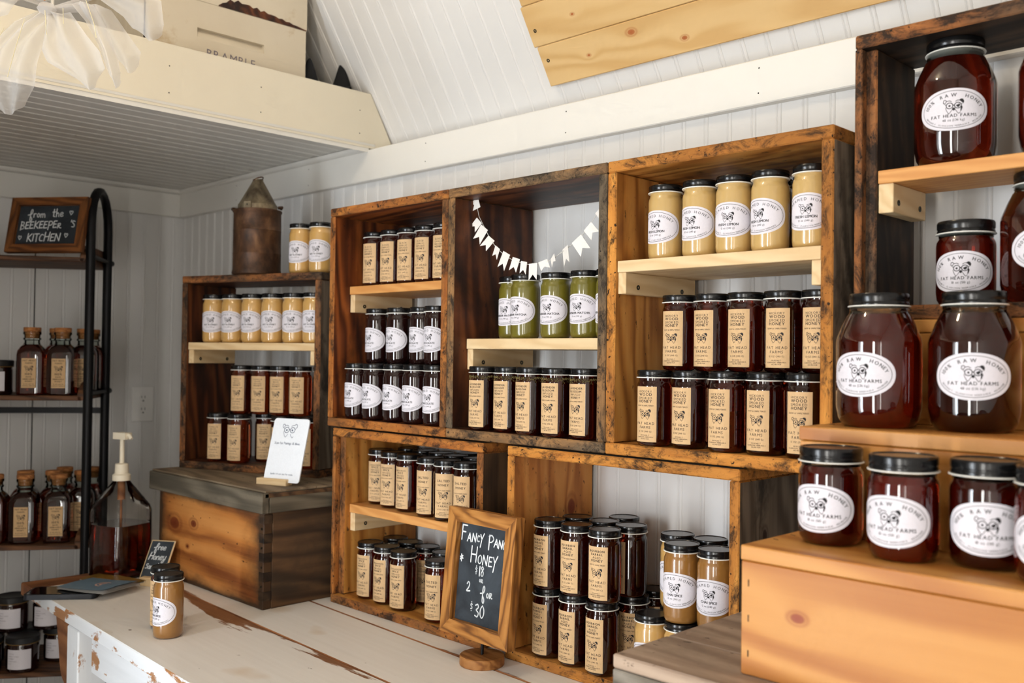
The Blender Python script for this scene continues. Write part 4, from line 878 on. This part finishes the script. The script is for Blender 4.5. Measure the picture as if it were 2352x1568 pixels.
obj('pump_head', MB().loft([[(x * .022 + ox, y * .011, z) for x, y in ((-1, -1), (1, -1), (1, 1), (-1, 1))] for z, ox in ((.349, 0), (.354, .0), (.366, .0))]).tube([(.0, 0, .361), (.026, 0, .359), (.033, 0, .351)], [.007, .0055, .0045], 10).mesh('pump_head', 'pump_white', 50), pu)
obj('dip_tube', MB().lathe([(.0095, .195), (.0095, .246)], 16).lathe([(.003, .02), (.003, .196)], 10).mesh('dip_tube', 'bare_table', 50), pu)

# ------------------------------------------------------------------ papers and phone on the table corner
ph = thing('black_phone', 'black phone in a case lying at the bare table corner', 'phone', (-.44, -.424, 0), math.radians(52))
obj('case', MB().poly([(x, z, .012) for x, z in rounded(.16, .085, .012)], .0115, axis=(0, 0, 1)).mesh('case', 'phone_black', 30), ph, (0, -.042, .0002))
obj('screen', MB().poly([(x, z, .0124) for x, z in rounded(.15, .075, .008)], .0004, axis=(0, 0, 1)).mesh('screen', 'screen_glass'), ph, (0, -.037, .0002))
def booklet(name, label, loc, rz, w, d, n, cover, tilt=0.):
    o = thing(name, label, 'booklet', loc, 0, 'booklets on the table corner', rot=(tilt, 0, rz))
    def sheet(z, lift):
        def fn(u, v): return ((u - .5) * w, (v - .5) * d, z + lift * (u ** 2) * .010 + lift * .002 * math.sin(v * 3))
        return fn
    for k in range(n):
        obj('page', MB().grid(10, 2, sheet(.001 + k * .0016, .35 + .16 * k)).mesh('page', 'booklet_page'), o)
    c = obj('cover', MB().grid(10, 2, sheet(.001 + n * .0016, .35 + .16 * n)).mesh('cover', cover), o)
    return o, c
bk, c = booklet('booklet', 'blue-grey booklet with a round pink seal lying on the phone', (-.408, -.36, .0135), math.radians(20), .15, .105, 3, 'booklet_blue')
mb = MB(); 
ring(mb, .02, 0, .018, .018, .004, 28); ring(mb, .02, 0, .008, .008, .006, 20); put_text(mb, 'HONEY', .010, .02, -.003, .1)
obj('round_seal', mb.mesh('round_seal', 'seal_pink'), c, (0, 0, .0105))
bk2, c2 = booklet('folded_leaflet', 'brown-gold folded leaflet fanned out behind the blue booklet', (-.455, -.305, .0115), math.radians(8), .18, .07, 1, 'booklet_gold', .08)

# ------------------------------------------------------------------ metal rack with bottles
rk = thing('metal_rack', 'black arched metal rack with brown wooden shelves by the left wall', 'rack', (RK.x, RK.y, 0), rack_a)
def side(x):
    pts = [(x, 0, -.76), (x, .0, .85)] + [(x, .1 - .1 * math.cos(a), .92 + .105 * math.sin(a)) for a in [i * pi / 10 for i in range(11)]] + [(x, .2, .85), (x, .2, -.76)]
    return MB().tube(pts, .0105, 8, flat=1.2).mesh('arched_side_frame', 'black_metal', 50)
for x in (.0, -.50): obj('arched_side_frame', side(x), rk)
for z, dy in ((.822, 0), (.446, 0), (.045, 0), (-.295, 0)):
    s = board('shelf_board', rk, (-.252, .13, z), (.475, .27, .013), (0, 0, 0), 'rack_board', bev=.002)
    for sx in (-.234, .234):
        pts = [(-.135, -.006), (-.135, .012), (-.12, .03), (-.09, .042), (.09, .042), (.135, .03), (.135, -.006)]
        obj('end_board', MB().poly([(0, y, zz) for y, zz in pts], .014, axis=(1, 0, 0)).mesh('end_board', 'rack_board'), s, (sx + .007, 0, .0005))
    obj('support_rod', MB().tube([(.001, -.004, z + .012), (.001, .225, z + .012), (.001, .245, z + .012)], [.006, .006, .009], 8).mesh('support_rod', 'black_metal', 50), rk)
obj('cross_bar', MB().box((-.25, .2, .402), (.5, .008, .017)).mesh('cross_bar', 'black_metal'), rk)
obj('cross_bar', MB().box((-.25, .2, -.45), (.5, .008, .017)).mesh('cross_bar', 'black_metal'), rk)
def bottle(x, y, z, label, fam, tilt=0):
    px, py = inR(x, y); o = thing('honey_bottle', label, 'bottle', (px, py, z), math.radians(-34 + 90 + tilt), fam)
    obj('filled_glass_body', cached('bb', lambda: MB().loft([sq(.0285, 0, 5), sq(.0335, .003, 7), sq(.0345, .012, 8), sq(.0345, .108, 8), sq(.0330, .120, 6), sq(.0275, .131, 4), sq(.0215, .138, 2.6)]).mesh('filled_glass_body', 'honey_dark', 40)), o)
    obj('glass_neck', cached('bn', lambda: MB().loft([sq(.0215, .1375, 2.6), sq(.0195, .143, 2), sq(.0195, .149, 2), sq(.0225, .151, 2), sq(.0225, .155, 2), sq(.0200, .157, 2), sq(.0200, .163, 2), sq(.0228, .166, 2), sq(.0228, .172, 2)]).mesh('glass_neck', 'clear_glass', 40)), o)
    obj('cork', cached('bc', lambda: MB().lathe([(.0165, .155), (.0185, .1722), (.0215, .1725), (.0222, .174), (.0222, .183), (.021, .1845)], 28).mesh('cork', 'cork', 40)), o)
    lb = obj('label', cached('bl', lambda: MB().box((0, -.0350, .060), (.036, .0004, .080)).mesh('label', 'kraft')), o)
    def mk():
        mb = MB()
        for s, sz, y in (('FAT HEAD', .0056, .092), ('FARMS', .0056, .085), ('100%', .0085, .0545), ('RAW', .0052, .048), ('NEBRASKA', .0052, .042), ('HONEY', .0050, .036), ('16 OZ (454 G)', .0036, .029), ('CLARKSON, NEBRASKA', .0028, .0245)): put_text(mb, s, sz, 0, y, .16, bold=.0002)
        return mb.mesh('lettering', 'ink')
    obj('lettering', cached('blp', mk), lb, (0, -.0354, 0), (pi / 2, 0, 0))
    def mk2():
        mb = MB(); dog(mb, 0, .072, .021); return mb.mesh('dog_emblem', 'ink')
    obj('dog_emblem', cached('bld', mk2), lb, (0, -.0354, 0), (pi / 2, 0, 0))
g1 = 'corked honey bottles on the rack'
for nm, x, y, z in [('right front corked bottle on the upper rack shelf', -.078, .045, .4525), ('left front corked bottle on the upper rack shelf', -.158, .05, .4525), ('right back corked bottle beside the post, upper rack shelf', -.038, .12, .4525), ('middle back corked bottle on the upper rack shelf', -.112, .125, .4525), ('rearmost corked bottle by the post on the upper rack shelf', -.04, .205, .4525),
                    ('right front corked bottle on the lower rack shelf', -.082, .05, .0515), ('left front corked bottle on the lower rack shelf', -.166, .045, .0515), ('right back corked bottle by the post, lower rack shelf', -.04, .13, .0515), ('second back corked bottle from the post, lower rack shelf', -.118, .135, .0515), ('third back corked bottle from the post, lower rack shelf', -.192, .135, .0515), ('left cut-off corked bottle on the lower rack shelf', -.245, .05, .0515), ('rearmost corked bottle beside the post on the lower rack shelf', -.035, .215, .0515), ('rear middle corked bottle on the lower rack shelf', -.11, .218, .0515)]:
    bottle(x, y, z, nm, g1, random.uniform(-4, 4))
def candle(x, y, z, label):
    px, py = inR(x, y); o = thing('candle_jar', label, 'candle jar', (px, py, z), math.radians(-34 + 90), 'black-lidded candle jars on the rack')
    obj('glass_tumbler', cached('cg', lambda: MB().lathe([(0, 0), (.036, 0), (.0395, .003), (.0405, .010), (.0405, .068), (.039, .070), (.039, .076)], 40).mesh('glass_tumbler', 'honey_black', 40)), o)
    obj('lid', cached('cl', lambda: MB().lathe([(.041, .0772), (.0425, .078), (.0425, .092), (.0395, .094), (.036, .0925), (0, .0925)], 48).mesh('lid', 'lid_matte', 35)), o)
    obj('lid_ring', cached('clr', lambda: MB().lathe([(.04, .0752), (.0428, .0755), (.0428, .0768), (.04, .0770)], 40).mesh('lid_ring', 'booklet_gold', 50)), o)
    lb = obj('label', cached('cll', lambda: rect_label(.0405, .064, .052, .037, 'label_white')), o)
    def mk():
        mb = MB()
        for i, (s, sz) in enumerate((('NATURAL', .0034), ('BEESWAX CANDLE', .0032), ('HONEY', .0046), ('HAND POURED', .0032), ('8 OZ', .003))): put_text(mb, s, sz, -.026, .014 - i * .0065, .08, align='L')
        return bend(mb, .0405, .037, .0005).mesh('lettering', 'ink_grey')
    obj('lettering', cached('clp', mk), lb)
zc = -.2882
candle(-.247, .05, .4527, 'white-labelled candle jar at left edge of the upper rack shelf')
for nm, x, y, z in [('right front candle jar in bottom row under the table end', -.16, .03, zc), ('left front candle jar in bottom row under the table end', -.252, .02, zc), ('right back candle jar in bottom row under the table end', -.09, .12, zc), ('middle back candle jar in bottom row under the table end', -.185, .125, zc), ('left back candle jar in bottom row under the table end', -.275, .12, zc),
                    ('upper left candle jar stacked under the table end', -.205, .085, zc + .0947), ('upper right candle jar stacked under the table end', -.115, .1, zc + .0947)]: candle(x, y, z, nm)

# ------------------------------------------------------------------ on the loft
def super_box(label, loc, H, rz, slot=False):
    o = thing('painted_hive_box', label, 'box', loc, rz, 'old white hive boxes on the loft')
    w, d, t = .413, .36, .022
    mb = MB(); sl, z0, z1 = .088, .158, .180                        # hand slot cut into the front
    if slot:
        mb.box((t / 2, 0, z0 / 2), (t, w, z0)).box((t / 2, 0, (z1 + H) / 2), (t, w, H - z1))
        for sg in (-1, 1): mb.box((t / 2, sg * (w / 2 + sl) / 2, (z0 + z1) / 2), (t, w / 2 - sl, z1 - z0))
        mb.add([(t, -sl, z0), (t, sl, z0), (t - .013, sl, z1), (t - .013, -sl, z1)], [(0, 1, 2, 3)])
    else: mb.box((t / 2, 0, H / 2), (t, w, H), .0015)
    f = obj('front_board', mb.mesh('front_board', 'hive_white'), o)
    for y in (-w / 2 + t / 2, w / 2 - t / 2): obj('side_board', MB().box((-d / 2 + t, y, H / 2), (d - t, t, H - .001), .0015).mesh('side_board', 'hive_white'), o)
    obj('back_board', MB().box((-d + t * 1.5 + .001, 0, H / 2), (t, w - 2 * t - .001, H - .001), .0015).mesh('back_board', 'hive_white'), o)
    return o, f, t
o, f, t = super_box('lower white hive box with hand slot on the loft', (-.222, -.152, 1.1505), .2425, 0, True)
mb = MB(); put_text(mb, 'BRAMBLE', .028, 0, 0, .16); obj('stencil_lettering', mb.mesh('stencil_lettering', 'ink_grey'), f, (t + .0006, .0, .1165), (pi / 2, 0, pi / 2))
o, f, t = super_box('upper white hive box with dark rotted lower edge on the loft', (-.222, -.148, 1.3935), .135, 0)
mb = MB(); up = [(-.04 + k * .0102, .002 + .024 * math.sin(min(1, k / 5.) * pi / 2) * (1 - (k / 24.) ** 1.6) * (1 + .18 * math.sin(k * 2.7))) for k in range(25)]
mb.poly([(0, y, 0) for y, z in up[::-1]] + [(0, y, z) for y, z in up]); obj('rotted_edge', mb.mesh('rotted_edge', 'inner_dark'), f, (t + .0006, 0, .0006))
bk = thing('black_bag', 'black cloth bag with two peaked corners beside the white hive boxes', 'bag', (-.225, .146, 1.1505))
def bagf(u, v):
    y = (u - .5) * .165; h = .122 + .082 * math.exp(-((u - .74) / .13) ** 2) + .066 * math.exp(-((u - .12) / .12) ** 2); w_ = .045 * (1 - .75 * v) * (1 - .25 * (2 * u - 1) ** 2)
    return h, y, w_
def bagshell(u, v):
    h, y, wd = bagf(u, .5); a = v * pi; rr = .05 * (1 - .3 * abs(2 * u - 1)); return (rr * math.cos(a) * (1 - .6 * math.sin(a)), y, h * math.sin(a) ** .7)
obj('cloth_body', MB().grid(40, 20, bagshell).mesh('cloth_body', 'black_cloth', 60), bk)
obj('strap', MB().tube([(.02, -.08, .10), (.03, -.03, .118), (.028, .01, .112), (.02, .05, .13)], .006, 8).mesh('strap', 'black_cloth', 60), bk)

# ------------------------------------------------------------------ sheer fabric bow hanging at upper left
og = thing('organza_bow', 'large sheer white fabric bow hanging in front of the loft', 'bow', (.035, -.648, 1.20), .7805)
K = 1.8 / 2226.7
def petal(pts, dep, folds, amp, seed):
    """pts: list of (left, right) outline pairs in picture-like units (px right/down of the knot), swept from knot to hem"""
    rr = random.Random(seed); n = len(pts); ph = rr.uniform(0, 6)
    def fn(u, v):
        t = v * (n - 1); i = min(int(t), n - 2); k = t - i; k = k * k * (3 - 2 * k) * .4 + k * .6
        l = [a + (b - a) * k for a, b in zip(pts[i][0], pts[i + 1][0])]; r = [a + (b - a) * k for a, b in zip(pts[i][1], pts[i + 1][1])]
        x = l[0] + (r[0] - l[0]) * u; y = l[1] + (r[1] - l[1]) * u
        e = math.sin(u * pi)
        y += 10 * math.sin(u * pi) * v ** 3 * 2
        return (x * K, -dep * math.sin(v * pi * .8) - amp * math.sin(u * folds * 2 * pi + ph + v * 1.5) * (1 - .6 * v) - .01 * e, -y * K)
    return obj('fabric_loop', MB().grid(36, 28, fn).mesh('fabric_loop', 'organza', 80), og)
petal([((-10, -5), (8, 2)), ((-60, 30), (20, 40)), ((-120, 110), (8, 75)), ((-140, 190), (-4, 130)), ((-125, 215), (-10, 180)), ((-95, 232), (-40, 222))], .05, 2.5, .010, 1)
petal([((-4, 0), (6, 4)), ((10, 50), (60, 10)), ((14, 105), (110, 70)), ((35, 140), (150, 115)), ((80, 165), (160, 150)), ((108, 180), (130, 172))], .07, 2.0, .009, 2)
petal([((0, -10), (10, 0)), ((60, -10), (110, -12)), ((105, 40), (150, 60)), ((135, 90), (178, 120)), ((160, 160), (182, 150)), ((168, 168), (176, 166))], .05, 1.5, .008, 3)
petal([((0, -12), (6, -4)), ((110, -30), (170, -50)), ((180, 20), (262, -20)), ((200, 45), (270, 35)), ((220, 52), (262, 54))], .03, 1.5, .006, 4)
petal([((0, -8), (8, 0)), ((90, -15), (140, -5)), ((130, 60), (185, 55)), ((165, 115), (215, 95)), ((178, 128), (208, 122))], .02, 1.2, .006, 5)
petal([((-4, -30), (0, -4)), ((-80, -50), (-40, -8)), ((-170, -40), (-60, 32)), ((-220, 0), (-130, 40))], .06, 1.5, .008, 6)
obj('knot', MB().lathe([(.0, -.012), (.012, -.008), (.017, 0), (.012, .009), (0, .012)], 16, cap=False).mesh('knot', 'organza', 60), og, (0, -.02, 0))
for q in ([(20, 20), (24, 70), (40, 115)], [(60, 15), (62, 60), (95, 130)], [(-25, 40), (-45, 110), (-60, 170)], [(-70, 60), (-95, 110), (-120, 165)], [(110, -5), (130, 50), (135, 80)]):
    obj('edge_wire', MB().tube([(x * K, -.06, -y * K) for x, y in q], .0006, 6).mesh('edge_wire', 'organza_wire', 60), og)
obj('hanging_cord', MB().tube([(0, 0, 0), (.0, .02, .4), (0, .03, .82)], .003, 8).mesh('hanging_cord', 'string_white', 60), og)
obj('orange_bead', MB().lathe([(0, -.008), (.007, -.004), (.008, 0), (.007, .004), (0, .008)], 12, cap=False).mesh('orange_bead', 'bead_orange', 60), og, (0, -.03, .02))
for o in bpy.data.objects:
    if o.name.split('.')[0] in ('lettering', 'chalk_lettering', 'card_print', 'stencil_lettering', 'dog_emblem'): o['kind'] = 'stuff'      # print too fine to pick apart
